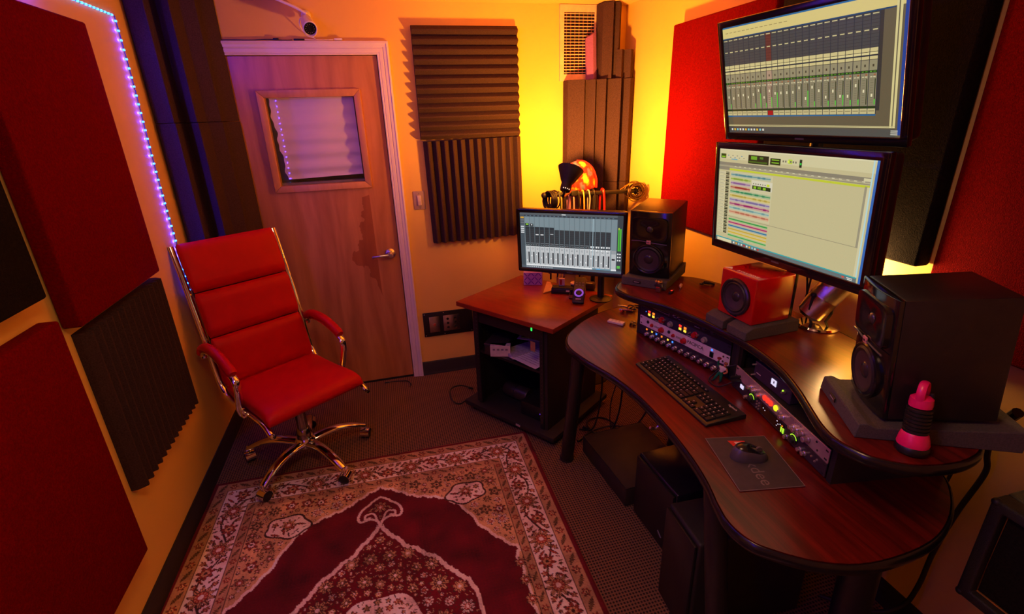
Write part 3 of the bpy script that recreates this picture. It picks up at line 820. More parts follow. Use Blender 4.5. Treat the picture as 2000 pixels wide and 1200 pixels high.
G().tube(smooth_path([(-0.28, 0, 0.003), (-0.18, 0.002, 0.004), (-0.1, -0.002, 0.003), (-0.02, 0.0, 0.006), (0.06, -0.001, 0.003), (0.10, 0, 0.004)]), 0.0022, 6).obj('cable_lead', BLACK, pc)
G().box((0.02, 0, 0.008), (0.028, 0.012, 0.011)).obj('inline_plug', BLACK, pc, bevel=(0.002, 2))
G().box((0.135, 0, 0.006), (0.055, 0.009, 0.008)).obj('barrel_plug', BLACK, pc, bevel=(0.002, 2))
G().tube(smooth_path([(0.16, 0, 0.005), (0.21, -0.001, 0.004), (0.26, 0, 0.004), (0.31, 0, 0.006)]), 0.0024, 6).obj('white_lead', CW, pc)
G().box((0.335, 0, 0.008), (0.042, 0.011, 0.011)).obj('white_plug', CW, pc, bevel=(0.002, 2))
# ------------------------------------------------------------------ red office chair
ch = thing('office_chair', 'red leather high-back office chair with chrome frame and star base', 'chair', (-0.540, 2.425, 0.004), math.radians(34.8))
def cushion(path, widths, th, nseg=18):
    """padded cushion swept along a path in the local YZ plane: path of (y, z), flat face thickness th, rounded edges"""
    P = [Vector((0, a, b_)) for a, b_ in path]; n = len(P); v = []; f = []
    ring = []
    for i, p in enumerate(P):
        t = (P[min(i + 1, n - 1)] - P[max(i - 1, 0)]).normalized()
        nn = Vector((0, -t.z, t.y))
        e = min(i, n - 1 - i) / (n - 1) * 2
        fat = th * (0.30 + 0.70 * min(1, math.sin(min(1.0, e * 2.6) * PI / 2)))
        w = widths[0] + (widths[1] - widths[0]) * i / (n - 1)
        w *= 0.975 + 0.025 * min(1, e * 4)
        row = []
        m_ = 28
        for k in range(m_):
            a = 2 * PI * k / m_; ca, sa = math.cos(a), math.sin(a)
            x = math.copysign(abs(ca) ** 0.28, ca) * w / 2; d = math.copysign(abs(sa) ** 0.55, sa) * fat / 2
            row.append(len(v)); v.append(tuple(p + Vector((x, 0, 0)) + nn * d))
        ring.append(row)
    m_ = 28
    for a, b_ in zip(ring, ring[1:]):
        f += [(a[k], a[(k + 1) % m_], b_[(k + 1) % m_], b_[k]) for k in range(m_)]
    f += [tuple(ring[0])[::-1], tuple(ring[-1])]
    return G().add(v, f)
def interp_path(pts, n):
    P = np.array(pts); d = np.concatenate([[0], np.cumsum(np.hypot(*np.diff(P, axis=0).T))]); q = np.linspace(0, d[-1], n)
    return list(zip(np.interp(q, d, P[:, 0]), np.interp(q, d, P[:, 1])))
seatp = smooth_path([(0.235, 0.468, 0), (0.16, 0.462, 0), (0.0, 0.463, 0), (-0.13, 0.470, 0), (-0.205, 0.466, 0), (-0.245, 0.440, 0)], 5)
cushion([(a, b_) for a, b_, _ in seatp], (0.475, 0.50), 0.070).obj('seat', REDLEA, ch, smooth=60)
back = [(0.222, 0.470), (0.245, 0.520), (0.285, 0.72), (0.340, 0.95), (0.415, 1.175)]
bz = [(0.480, 0.722), (0.726, 0.946), (0.950, 1.180)]
by = lambda z: float(np.interp(z, [p[1] for p in back], [p[0] for p in back]))
for z0, z1 in bz:
    pth = [(by(z), z) for z in np.linspace(z0, z1, 16)]
    cushion(pth, (0.465 + 0.015 * (z0 < 0.6), 0.465), 0.062).obj('back_cushion', REDLEA, ch, smooth=60)
zs_ = np.linspace(0.50, 1.165, 14)
v = [(sx2 * 0.222, by(z) + dy, z) for dy in (0.034, 0.044) for z in zs_ for sx2 in (-1, 1)]; n_ = len(zs_) * 2
f = [(2 * k, 2 * k + 1, 2 * k + 3, 2 * k + 2) for k in range(len(zs_) - 1)] + [(n_ + 2 * k, n_ + 2 * k + 2, n_ + 2 * k + 3, n_ + 2 * k + 1) for k in range(len(zs_) - 1)]
f += [(2 * k, 2 * k + 2, n_ + 2 * k + 2, n_ + 2 * k) for k in range(len(zs_) - 1)] + [(2 * k + 1, n_ + 2 * k + 1, n_ + 2 * k + 3, 2 * k + 3) for k in range(len(zs_) - 1)] + [(0, n_, n_ + 1, 1), (n_ - 2, n_ - 1, 2 * n_ - 1, 2 * n_ - 2)]
G().add(v, f).obj('back_sling', MATTEB, ch)
for sx_ in (-1, 1):
    X = sx_ * 0.247
    side = smooth_path([(X, 0.432, 1.170), (X, 0.365, 0.960), (X, 0.305, 0.730), (X, 0.270, 0.560), (X, 0.240, 0.480), (X, 0.180, 0.440), (X, 0.05, 0.432), (X, -0.10, 0.440), (X, -0.20, 0.436), (X, -0.262, 0.405)], 6)
    G().tube(side, 0.0135, 10, flat=0.75, up=(1, 0, 0)).obj('side_rail', CHROME, ch)
    G().lathe([(0, -0.012), (0.012, -0.010), (0.014, 0), (0.012, 0.012), (0, 0.014)], 14, Matrix.Translation((X, -0.265, 0.404)) @ Matrix.Rotation(1.2, 4, 'X')).obj('rail_cap', CHROME, ch)
    XA = sx_ * 0.272
    pad = smooth_path([(XA, 0.315, 0.655), (XA, 0.285, 0.688), (XA, 0.22, 0.712), (XA, 0.12, 0.712), (XA, 0.03, 0.690), (XA, -0.045, 0.655)], 6)
    G().tube(pad, [0.013] + [0.021] * (len(pad) - 2) + [0.016], 12, flat=1.15, up=(0, 0, 1)).obj('arm_pad', REDLEA, ch)
    bar = smooth_path([(XA, 0.290, 0.640), (XA, 0.275, 0.668), (XA, 0.21, 0.690), (XA, 0.12, 0.690), (XA, 0.02, 0.666), (XA, -0.052, 0.630), (XA, -0.060, 0.585), (XA, -0.040, 0.52), (XA, -0.020, 0.470), (sx_ * 0.262, -0.010, 0.428)], 6)
    G().tube(bar, 0.010, 10, flat=1.7, up=(0, 0, 1)).obj('arm_bar', CHROME, ch)
    G().box((sx_ * 0.262, -0.008, 0.440), (0.022, 0.050, 0.050)).obj('arm_bracket', CHROME, ch, bevel=(0.005, 2))
for y in (-0.12, 0.12):
    G().cyl((-0.235, y, 0.425), (0.235, y, 0.425), 0.011, n=12).obj('cross_bar', CHROME, ch)
G().box((0, 0.01, 0.392), (0.16, 0.24, 0.052)).obj('tilt_mechanism', MATTEB, ch, bevel=(0.01, 2))
G().cyl((0.05, 0.0, 0.39), (0.21, -0.02, 0.385), 0.006, n=8).obj('tilt_lever', BLACK, ch)
G().lathe([(0, 0.10), (0.040, 0.10), (0.040, 0.165), (0.032, 0.20), (0.027, 0.205), (0.027, 0.30), (0.022, 0.305), (0.022, 0.372), (0, 0.372)], 24).obj('gas_column', mat('dark_chrome', (0.30, 0.26, 0.24), 0.2, 1.0), ch)
G().lathe([(0, 0.085), (0.045, 0.085), (0.055, 0.105), (0.052, 0.135), (0.042, 0.15), (0, 0.15)], 24).obj('base_hub', CHROME, ch)
leg_prof = []
for i in range(13):
    t = i / 12; leg_prof.append((0.035 + 0.285 * t, 0.118 + 0.022 * math.sin(t * PI * 0.9) - 0.045 * t ** 2, 0.033 - 0.012 * t, 0.021 - 0.009 * t))
def leg_mesh():
    v = []; f = []; m_ = 12
    for r_, z, w, h in leg_prof:
        for k in range(m_):
            a = 2 * PI * k / m_; v.append((r_, math.cos(a) * w, z + math.sin(a) * h))
    for i in range(len(leg_prof) - 1):
        a, b_ = i * m_, (i + 1) * m_; f += [(a + k, a + (k + 1) % m_, b_ + (k + 1) % m_, b_ + k) for k in range(m_)]
    f += [tuple(range(m_)), tuple(range((len(leg_prof) - 1) * m_, len(leg_prof) * m_))]
    return G().add(v, f).mesh('leg', CHROME, 50)
LG = leg_mesh()
wheel = G().lathe([(0, -0.009), (0.020, -0.009), (0.026, -0.006), (0.027, 0), (0.026, 0.006), (0.020, 0.009), (0, 0.009)], 20, Matrix.Rotation(PI / 2, 4, 'X')).mesh('wheel', BLACK)
hv = []
hood = G()
arc = [(0.0295 * math.cos(a), 0.0295 * math.sin(a)) for a in np.linspace(math.radians(-10), math.radians(190), 14)]
inn = [(0.0275 * math.cos(a), 0.0275 * math.sin(a)) for a in np.linspace(math.radians(190), math.radians(-10), 14)]
hood.prism(arc + inn, -0.024, 0.024, 'y')
HOOD = hood.mesh('caster_hood', CHROME, 40)
for k in range(5):
    a = math.radians(21 + 72 * k) - math.radians(34.8)
    lg = inst('leg', LG, ch, (0, 0, 0), (0, 0, a))
    c = Vector((0.318 * math.cos(a), 0.318 * math.sin(a), 0.029)); ca = a + 0.9 + k * 0.7
    G().cyl((0, 0, 0.02), (0, 0, 0.062), 0.008, n=10).obj('caster_stem', CHROME, ch, loc=tuple(c))
    inst('caster_hood', HOOD, ch, c, (0, 0, ca))
    for sg in (-1, 1):
        off = rotz(ca) @ Vector((0, sg * 0.0135, 0)); inst('wheel', wheel, ch, c + off - Vector((0, 0, 0.002)), (0, 0, ca))

# ------------------------------------------------------------------ rack cabinet
CR = math.atan2(-0.552, 0.394)          # local +x along the front edge, local -y to the front
cab = thing('rack_cabinet', 'black open rack cabinet with a cherry wood top beside the desk', 'cabinet', (0.347, 2.664, 0.0), CR)
CWD, CDP, CHT = 0.680, 0.600, 0.720
G().box((CWD / 2, CDP / 2, CHT - 0.0135), (CWD, CDP, 0.027)).obj('top', CHERRY, cab, bevel=(0.003, 2))
G().box((CWD / 2, CDP / 2, 0.050), (CWD - 0.01, CDP - 0.02, 0.028)).obj('base_board', MATTEB, cab, bevel=(0.003, 2))
for x in (0.085, CWD - 0.085):
    G().box((x, CDP / 2 + 0.01, 0.378), (0.022, CDP - 0.09, 0.628)).obj('side_panel', MATTEB, cab)
for x in (0.108, CWD - 0.108):
    rl = G().box((x, 0.062, 0.378), (0.024, 0.028, 0.626)).obj('rack_rail', BLACK, cab)
    hm = G().lathe([(0, 0), (0.003, 0), (0.003, 0.0008), (0, 0.0008)], 8, Matrix.Rotation(PI / 2, 4, 'X')).mesh('rail_hole', mat('hole_steel', (0.12, 0.10, 0.10), 0.4, 0.6))
    for i in range(24): inst('rail_hole', hm, rl, (x, 0.048, 0.10 + i * 0.0242))
G().box((CWD / 2, CDP - 0.05, 0.378), (CWD - 0.17, 0.012, 0.62)).obj('back_panel', MATTEB, cab)
G().box((CWD / 2, 0.275, 0.415), (CWD - 0.20, 0.44, 0.014)).obj('shelf', BLACK, cab)
for x in (0.05, CWD - 0.05):
    for y in (0.06, CDP - 0.06):
        G().lathe([(0, 0), (0.022, 0), (0.024, 0.018), (0.016, 0.036), (0, 0.036)], 14, Matrix.Translation((x, y, 0))).obj('foot', RUBBER, cab)
G().box((0.430, 0.0085, 0.052), (0.030, 0.003, 0.012)).obj('name_badge', mat('silver_badge', (0.8, 0.75, 0.75), 0.3, 0.6), cab)
CM = Matrix.Translation((0.347, 2.664, 0)) @ Matrix.Rotation(CR, 4, 'Z')
def cab_pt(x, y, z): return tuple(CM @ Vector((x, y, z)))
# gear on the rack rails under the top
ru = thing('rack_device', 'black rack device with a green power light under the cherry top', 'audio device', cab_pt(0.34, 0.30, 0.605), CR)
G().box((0, 0, 0.040), (0.44, 0.42, 0.078)).obj('chassis', MATTEB, ru, bevel=(0.002, 1))
G().box((0, -0.245, 0.040), (0.468, 0.003, 0.086)).obj('faceplate', BLACK, ru)
G().box((0.165, -0.2475, 0.052), (0.007, 0.003, 0.018)).obj('power_light', emis('green_led', (0.02, 0.9, 0.08), 2.2), ru)
# papers and boxes on the shelf
Z_SH = 0.4225
def slab(name, label, cat, x, y, z, w, d, h, rz, m, bev=0.002, group=None):
    o = G().box((0, 0, h / 2), (w, d, h)).obj(name, m, None, cab_pt(x, y, z), (0, 0, CR + rz), bevel=(bev, 1) if bev else None)
    return tag(o, label, cat, group)
PAPER = mat('white_paper', (0.80, 0.70, 0.78), 0.7, var=(20, 0.04))
def paper_sheet(label, x, y, z, w, d, rz, lines=0, m=PAPER):
    o = thing('paper_sheet', label, 'paper', cab_pt(x, y, z), CR + rz)
    v = []; f = []; nx, ny = 8, 8
    for j in range(ny + 1):
        for i in range(nx + 1):
            a, b_ = i / nx - 0.5, j / ny - 0.5
            v.append((a * w, b_ * d, 0.0015 + 0.002 * math.sin(3 * a + 2 * b_) ** 2))
    for j in range(ny):
        for i in range(nx):
            q = j * (nx + 1) + i; f.append((q, q + 1, q + nx + 2, q + nx + 1))
    G().add(v, f).obj('sheet', m, o, smooth=60)
    if lines:
        lm = G().box((0, 0, 0), (w * 0.78, 0.0022, 0.0004)).mesh('print_line', mat('print_ink', (0.22, 0.16, 0.22), 0.7))
        for k in range(lines): inst('print_line', lm, o, (0, -d * 0.38 + k * d * 0.76 / max(1, lines - 1), 0.0042))
    return o
bx1 = thing('storage_box', 'black box at the end of the cabinet shelf', 'box', cab_pt(0.205, 0.135, Z_SH), CR + 0.35)
G().box((0, 0, 0.028), (0.125, 0.17, 0.056)).obj('box_body', BLACK, bx1, bevel=(0.002, 1))
G().box((0, 0, 0.062), (0.129, 0.174, 0.012)).obj('box_lid', mat('box_lid_dark', (0.035, 0.022, 0.025), 0.45), bx1, bevel=(0.002, 1))
bx2 = thing('storage_box', 'small white lettered box standing in front of the black box on the shelf', 'box', cab_pt(0.262, 0.075, Z_SH), CR + 0.62)
G().box((0, 0, 0.034), (0.115, 0.038, 0.068)).obj('carton', mat('cream_carton', (0.62, 0.52, 0.50), 0.6), bx2, bevel=(0.001, 1))
for i in range(4):
    G().box((-0.036 + i * 0.024, -0.0195, 0.044), (0.014, 0.0006, 0.010)).obj('carton_print', mat('print_ink', (0.22, 0.16, 0.22), 0.7), bx2)
paper_sheet('white printed sheet with rows of text lying on the cabinet shelf', 0.455, 0.185, Z_SH + 0.012, 0.20, 0.27, -0.12, 11)
slab('paper_stack', 'stack of folded papers between the boxes and the printed sheet', 'paper', 0.345, 0.215, Z_SH, 0.115, 0.27, 0.022, -0.30, mat('old_paper', (0.46, 0.38, 0.46), 0.7, var=(60, 0.25)))
slab('envelope', 'pale envelope propped across the back of the cabinet shelf', 'envelope', 0.33, 0.335, Z_SH + 0.035, 0.22, 0.12, 0.004, 0.35, PAPER)
slab('sticky_note', 'lime green paper slip on the shelf papers', 'paper', 0.285, 0.300, Z_SH + 0.042, 0.075, 0.055, 0.002, 0.5, mat('lime_paper', (0.30, 0.55, 0.05), 0.6))
slab('binder', 'flat grey binder under the envelope at the back of the shelf', 'binder', 0.36, 0.442, Z_SH, 0.25, 0.17, 0.034, 0.05, mat('grey_binder', (0.12, 0.09, 0.11), 0.5))
slab('paper_tag', 'small tan card hanging beside the green power light', 'card', 0.530, 0.030, 0.545, 0.032, 0.004, 0.055, 0.0, mat('tan_card', (0.36, 0.16, 0.09), 0.6))
tb = thing('tube_case', 'dark cylinder case lying on the floor of the rack cabinet', 'case', cab_pt(0.26, 0.22, 0.064), CR)
G().lathe([(0, -0.09), (0.040, -0.09), (0.045, -0.08), (0.045, 0.08), (0.040, 0.09), (0, 0.09)], 20, Matrix.Translation((0, 0, 0.046)) @ Matrix.Rotation(PI / 2, 4, 'Y')).obj('case_shell', mat('dark_case', (0.03, 0.022, 0.022), 0.4), tb)
G().lathe([(0.0455, -0.006), (0.047, -0.004), (0.047, 0.004), (0.0455, 0.006)], 20, Matrix.Translation((0, 0, 0.046)) @ Matrix.Rotation(PI / 2, 4, 'Y')).obj('case_band', BLACK, tb)
dv = thing('rack_device', 'black device with a violet light on the cabinet floor', 'audio device', cab_pt(0.48, 0.25, 0.064), CR)
G().box((0, 0, 0.045), (0.20, 0.30, 0.09)).obj('chassis', BLACK, dv, bevel=(0.004, 2))
G().box((0.05, -0.151, 0.05), (0.022, 0.003, 0.006)).obj('status_light', emis('violet_led', (0.18, 0.05, 0.9), 0.9), dv)

# ------------------------------------------------------------------ screens
def screen_top():
    C = lin; R = [(0, 0, 1, 1, C('#6a6250'))]
    R += [(0, 0, 1, 0.012, C('#2a6fb4')), (0, 0.012, 1, 0.098, C('#e3d391')), (0, 0.098, 0.945, 0.108, C('#1e4a7a'))]
    for k in range(14): R.append((0.02 + k * 0.03, 0.05, 0.04 + k * 0.03, 0.056, C('#a8996a')))
    R.append((0, 0.108, 0.90, 0.80, C('#3c3c3c')))
    n = 24; x0, x1 = 0.0, 0.885; w = (x1 - x0) / n
    for i in range(n):
        a = x0 + i * w; b_ = a + w * 0.92; sel = i == 8
        top = '#6b3a34' if sel else '#4a4c50'
        R.append((a, 0.112, b_, 0.345, C(top)))
        for j in range(9): R.append((a, 0.135 + j * 0.0235, b_, 0.138 + j * 0.0235, C('#393b40' if not sel else '#552c28')))
        R += [(a + w * .12, 0.117, b_ - w * .1, 0.124, C('#d8cfa0')), (a + w * .2, 0.222, b_ - w * .15, 0.230, C('#d8cfa0'))]
        R += [(a, 0.348, b_, 0.375, C('#d9cd9c')), (a, 0.379, b_, 0.395, C('#e6dba8')), (a, 0.399, b_, 0.404, C('#26364a')), (a, 0.406, b_, 0.428, C('#d9cd9c'))]
        R += [(a, 0.432, b_, 0.505, C('#9c967e' if not sel else '#b79c8c')), (a + w * .36, 0.462, a + w * .56, 0.480, C('#4e4a3c')), (a, 0.507, b_, 0.522, C('#27491c'))]
        R += [(a + w * .1, 0.510, a + w * .32, 0.518, C('#63a83a')), (a + w * .5, 0.510, a + w * .8, 0.518, C('#4e8a30'))]
        R += [(a, 0.524, b_, 0.765, C('#8f8a76' if not sel else '#ab9486'))]
        R += [(a + w * .55, 0.532, a + w * .78, 0.541, C('#b0603c')), (a + w * .15, 0.548, a + w * .4, 0.556, C('#d9d2b4')), (a + w * .5, 0.548, a + w * .8, 0.556, C('#d9d2b4'))]
        R += [(a + w * .70, 0.566, a + w * .82, 0.755, C('#33402a'))]
        h = random.uniform(0.58, 0.75) if i not in (2, 5, 9, 10, 12, 16) else 0.72
        lev = random.choice([0.0, 0.04, 0.08, 0.13]) if i not in (8,) else 0.09
        if lev: R.append((a + w * .70, 0.755 - lev, a + w * .84, 0.755, C('#49c93c')))
        for q in range(10): R.append((a + w * .2, 0.575 + q * 0.018, a + w * .55, 0.578 + q * 0.018, C('#76725f')))
        R.append((a + w * .3, h - 0.10 if h > 0.68 else h, a + w * .5, (h - 0.10 if h > 0.68 else h) + 0.022, C('#efe8cc')))
        R += [(a, 0.768, b_, 0.782, C('#24401c')), (a, 0.785, b_, 0.826, C('#cfc59a')), (a + w * .1, 0.80, b_ - w * .1, 0.806, C('#8a8264'))]
        R.append((b_, 0.112, a + w, 0.826, C('#2b3644')))
    R += [(8 * w, 0.785, 9 * w - w * .08, 0.826, C('#b01c20')), (0, 0.828, 0.885, 0.840, C('#2a6cab'))]
    R += [(0.948, 0.012, 0.957, 0.93, C('#e3d8a4')), (0.957, 0.012, 0.962, 0.93, C('#6f6a58')), (0.962, 0.012, 0.972, 0.93, C('#e3d8a4')), (0.982, 0, 0.996, 0.985, C('#2748a8')), (0.996, 0, 1, 1, C('#6a2a80'))]
    R += [(0, 0.918, 0.972, 0.923, C('#d8cf9f')), (0, 0.927, 0.972, 0.932, C('#e8dfb0')), (0, 0.94, 0.975, 1, C('#585858')), (0, 0.94, 0.26, 1, C('#4c4c50'))]
    for k in range(12): R.append((0.02 + k * 0.021, 0.955, 0.032 + k * 0.021, 0.975, C(['#dfe7ee', '#e9c44c', '#7fd0e8', '#e9e9e9'][k % 4])))
    for k in range(3): R.append((0.955, 0.95 + k * 0.014, 0.985, 0.957 + k * 0.014, C('#d8d8d8')))
    return R
def screen_mid():
    C = lin; R = [(0, 0, 1, 1, C('#c6bd98'))]
    R += [(0, 0, 1, 0.10, C('#d2cba8')), (0, 0, 1, 0.012, C('#e0dabc')), (0.012, 0.05, 0.055, 0.095, C('#3a4a1c')), (0.018, 0.075, 0.048, 0.088, C('#8acb28'))]
    for k in range(8): R.append((0.07 + k * 0.018, 0.06 + (k % 2) * 0.02, 0.08 + k * 0.018, 0.068 + (k % 2) * 0.02, C('#8d8a78' if k % 3 else '#4c86b0')))
    R += [(0.10, 0.095, 0.15, 0.105, C('#6aa7c4')), (0.235, 0.042, 0.385, 0.125, C('#2b2f1c')), (0.255, 0.052, 0.30, 0.085, C('#6fa62c')), (0.32, 0.055, 0.345, 0.075, C('#557f28')), (0.24, 0.10, 0.375, 0.115, C('#46641f'))]
    R += [(0.395, 0.055, 0.465, 0.115, C('#2b3318')), (0.405, 0.065, 0.455, 0.075, C('#7fb52e')), (0.405, 0.09, 0.455, 0.10, C('#7fb52e')), (0.515, 0.052, 0.54, 0.09, C('#b7d24a')), (0.585, 0.045, 0.60, 0.115, C('#22301c')), (0.588, 0.075, 0.597, 0.092, C('#2fd24c'))]
    for k in range(6): R.append((0.478 + k * 0.016, 0.065, 0.487 + k * 0.016, 0.082, C('#7c7668' if k != 2 else '#e0f060')))
    R += [(0, 0.135, 0.972, 0.165, C('#8a8476')), (0.935, 0.142, 0.968, 0.192, C('#d6cfae')), (0, 0.165, 0.972, 0.178, C('#a39c88')), (0.09, 0.182, 0.972, 0.192, C('#958f7c')), (0.09, 0.196, 0.972, 0.215, C('#c3cc3c')), (0, 0.18, 0.09, 0.216, C('#8c8678'))]
    for k in range(22): R.append((0.13 + k * 0.038, 0.168, 0.145 + k * 0.038, 0.174, C('#ddd6ba')))
    cols = ['#5f9aa8', '#9db64a', '#9a6cae', '#b2453c', '#3f9a6c', '#cdb552', '#8a78b8', '#a8327c', '#7fb0b8', '#cf7c66']
    for i in range(18):
        y = 0.235 + i * 0.0375
        R += [(0.005, y, 0.058, y + 0.028, C('#d8d0b0')), (0.008, y + 0.008, 0.05, y + 0.012, C('#9a937e')), (0.008, y + 0.018, 0.054, y + 0.022, C('#a8a08a')), (0.062, y, 0.09, y + 0.030, C('#3c4030'))]
        for q in range(3): R.append((0.065 + q * 0.009, y + 0.008, 0.070 + q * 0.009, y + 0.014, C('#cfd0a8')))
    R.append((0.10, 0.225, 0.425, 0.69, C('#cdc6a6')))
    for i, c in enumerate(cols):
        y = 0.236 + i * 0.0435; x1 = 0.418 if i > 3 else (0.41 if i == 0 else 0.265)
        b_ = np.array(C(c)); pale = tuple(b_ * 0.45 + np.array(C('#d8d0b0')) * 0.55)
        R += [(0.105, y, x1, y + 0.040, pale), (0.105, y + 0.014, x1, y + 0.024, tuple(b_ * 0.9))]
        for q in range(12):
            xx = 0.12 + random.random() * (x1 - 0.16); R.append((xx, y + 0.010, xx + 0.02, y + 0.028, tuple(b_ * 0.75)))
    for i, c in enumerate(['#2f9a4a', '#b02a70', '#2f78a8', '#c8a83a', '#d2b23c', '#44a85c']):
        y = 0.715 + i * 0.036; b_ = np.array(C(c)); pale = tuple(b_ * 0.4 + np.array(C('#d8d0b0')) * 0.6)
        R += [(0.105, y, 0.415, y + 0.033, pale), (0.105, y + 0.009, 0.415, y + 0.022, tuple(b_))]
    R += [(0.275, 0.285, 0.425, 0.375, C('#d9d4c4')), (0.28, 0.335, 0.415, 0.372, C('#2c3a1c')), (0.29, 0.342, 0.31, 0.366, C('#86c02c')), (0.32, 0.342, 0.345, 0.366, C('#6a9a28')), (0.36, 0.342, 0.38, 0.366, C('#86c02c')), (0.385, 0.305, 0.405, 0.33, C('#c6da30'))]
    for k in range(6): R.append((0.285 + k * 0.017, 0.312, 0.293 + k * 0.017, 0.322, C('#6c6858')))
    R += [(0.10, 0.700, 0.972, 0.705, C('#9a927c')), (0.10, 0.942, 0.42, 0.947, C('#b4ac90')), (0.20, 0.935, 0.24, 0.948, C('#4c9ac0')), (0.23, 0.952, 0.27, 0.967, C('#8c957c'))]
    R += [(0.945, 0.205, 0.956, 0.70, C('#9c9684')), (0.957, 0.21, 0.968, 0.95, C('#d4ccac')), (0.984, 0, 1.0, 1, C('#3568c0')), (0.968, 0, 0.975, 0.96, C('#b4d8e8'))]
    R += [(0, 0.955, 0.975, 0.966, C('#3aa8b4')), (0, 0.966, 0.975, 1, C('#68747c')), (0.012, 0.968, 0.14, 1, C('#dcd4b4'))]
    for k in range(10): R.append((0.155 + k * 0.022, 0.972, 0.167 + k * 0.022, 0.992, C(['#e8e8e8', '#e8a83a', '#8ac8e8', '#d8d8d8', '#c83a34'][k % 5])))
    R += [(0.90, 0.976, 0.912, 0.99, C('#e0503c')), (0.925, 0.975, 0.955, 0.982, C('#e8e8e8')), (0.93, 0.988, 0.955, 0.995, C('#e8e8e8'))]
    return R
def screen_small():
    C = lin; R = [(0, 0, 1, 1, C('#7d8f96'))]
    R += [(0, 0, 1, 0.035, C('#5a6166')), (0, 0.035, 0.95, 0.065, C('#39424a')), (0.42, 0.01, 0.46, 0.025, C('#e8e8e8')), (0, 0.035, 0.045, 1, C('#4a555c')), (0.948, 0, 1, 1, C('#3c444a'))]
    for k in range(22): R.append((0.06 + k * 0.04, 0.04, 0.075 + k * 0.04, 0.058, C('#596b78')))
    for k, c in enumerate(('#d0a040', '#6a6f74', '#6a6f74', '#55606a')): R.append((0.006, 0.07 + k * 0.045, 0.040, 0.10 + k * 0.045, C(c)))
    for k in range(4): R.append((0.006, 0.235 + k * 0.035, 0.040, 0.255 + k * 0.035, C('#e4e8ea')))
    n = 17; x0, x1 = 0.05, 0.895; w = (x1 - x0) / n
    for i in range(n):
        a = x0 + i * w; b_ = a + w * 0.9
        R.append((b_, 0.065, a + w, 0.60, C('#66777e')))
        R.append((a, 0.285, b_, 0.60, C('#343a3e')))
        for j in range(7): R.append((a + w * .1, 0.30 + j * 0.033, b_ - w * .1, 0.303 + j * 0.033, C('#474f54')))
        R += [(a + w * .1, 0.535, b_ - w * .1, 0.542, C('#8d979c')), (a + w * .15, 0.565, a + w * .35, 0.575, C('#aab3b8')), (a + w * .55, 0.565, a + w * .75, 0.575, C('#aab3b8'))]
        if i < 6: R += [(a, 0.245, b_, 0.285, C('#2f363b'))]
        if i in (2, 3): R.append((a + w * .15, 0.375, b_ - w * .15, 0.39, C('#e8e8e8')))
        if i == 5: R.append((a + w * .15, 0.36, b_ - w * .15, 0.372, C('#b8bcc0')))
        R += [(a, 0.602, b_, 0.93, C('#c3c6c8')), (a + w * .3, 0.625, a + w * .6, 0.655, C('#8d9296')), (a + w * .4, 0.632, a + w * .5, 0.645, C('#eceeee'))]
        R += [(a + w * .48, 0.70, a + w * .78, 0.905, C('#3b4044')), (a + w * .12, 0.70, a + w * .3, 0.905, C('#a6abae')), (a + w * .14, random.uniform(0.72, 0.86), a + w * .30, 0, C('#ffffff'))]
        R.pop(); hh = random.uniform(0.72, 0.86); R.append((a + w * .14, hh, a + w * .30, hh + 0.022, C('#fbfbfb')))
        if i > 12:
            for q in range(2): R += [(a + w * .08, 0.54 + q * 0.06, a + w * .38, 0.565 + q * 0.06, C('#eef0f0')), (a + w * .5, 0.54 + q * 0.06, a + w * .8, 0.565 + q * 0.06, C('#d0d4d6'))]
    R += [(0.05, 0.185, 0.09, 0.24, C('#2f3a34')), (0.06, 0.19, 0.085, 0.215, C('#8fce3a')), (0.10, 0.19, 0.135, 0.24, C('#33393c')), (0.112, 0.20, 0.125, 0.22, C('#dfe3e3'))]
    R += [(0.05, 0.595, 0.90, 0.602, C('#dfe2e4')), (0.90, 0.66, 0.945, 0.93, C('#b9bdc0')), (0.90, 0.60, 0.945, 0.66, C('#9aa0a4')), (0.905, 0.74, 0.935, 0.77, C('#26292b')), (0.72, 0.065, 0.724, 0.93, C('#b8d4de'))]
    R += [(0.958, 0.20, 0.970, 0.60, C('#4fb83a')), (0.975, 0.22, 0.987, 0.60, C('#58c83f')), (0.958, 0.20, 0.970, 0.235, C('#c0d040'))]
    for q in range(3):
        for e in range(2): R.append((0.955 + e * 0.02, 0.64 + q * 0.055, 0.968 + e * 0.02, 0.665 + q * 0.055, C('#e8ecec')))
    R += [(0.955, 0.86, 0.985, 0.905, C('#5fbf4f')), (0.05, 0.93, 0.95, 0.955, C('#e9ebec')), (0, 0.955, 1, 1, C('#55606a')), (0.72, 0.93, 0.90, 0.955, C('#6f8f9c')), (0.76, 0.93, 0.80, 0.955, C('#5fa0c8'))]
    for k in range(14): R.append((0.05 + k * 0.02, 0.968, 0.062 + k * 0.02, 0.985, C('#c8ced2')))
    return R

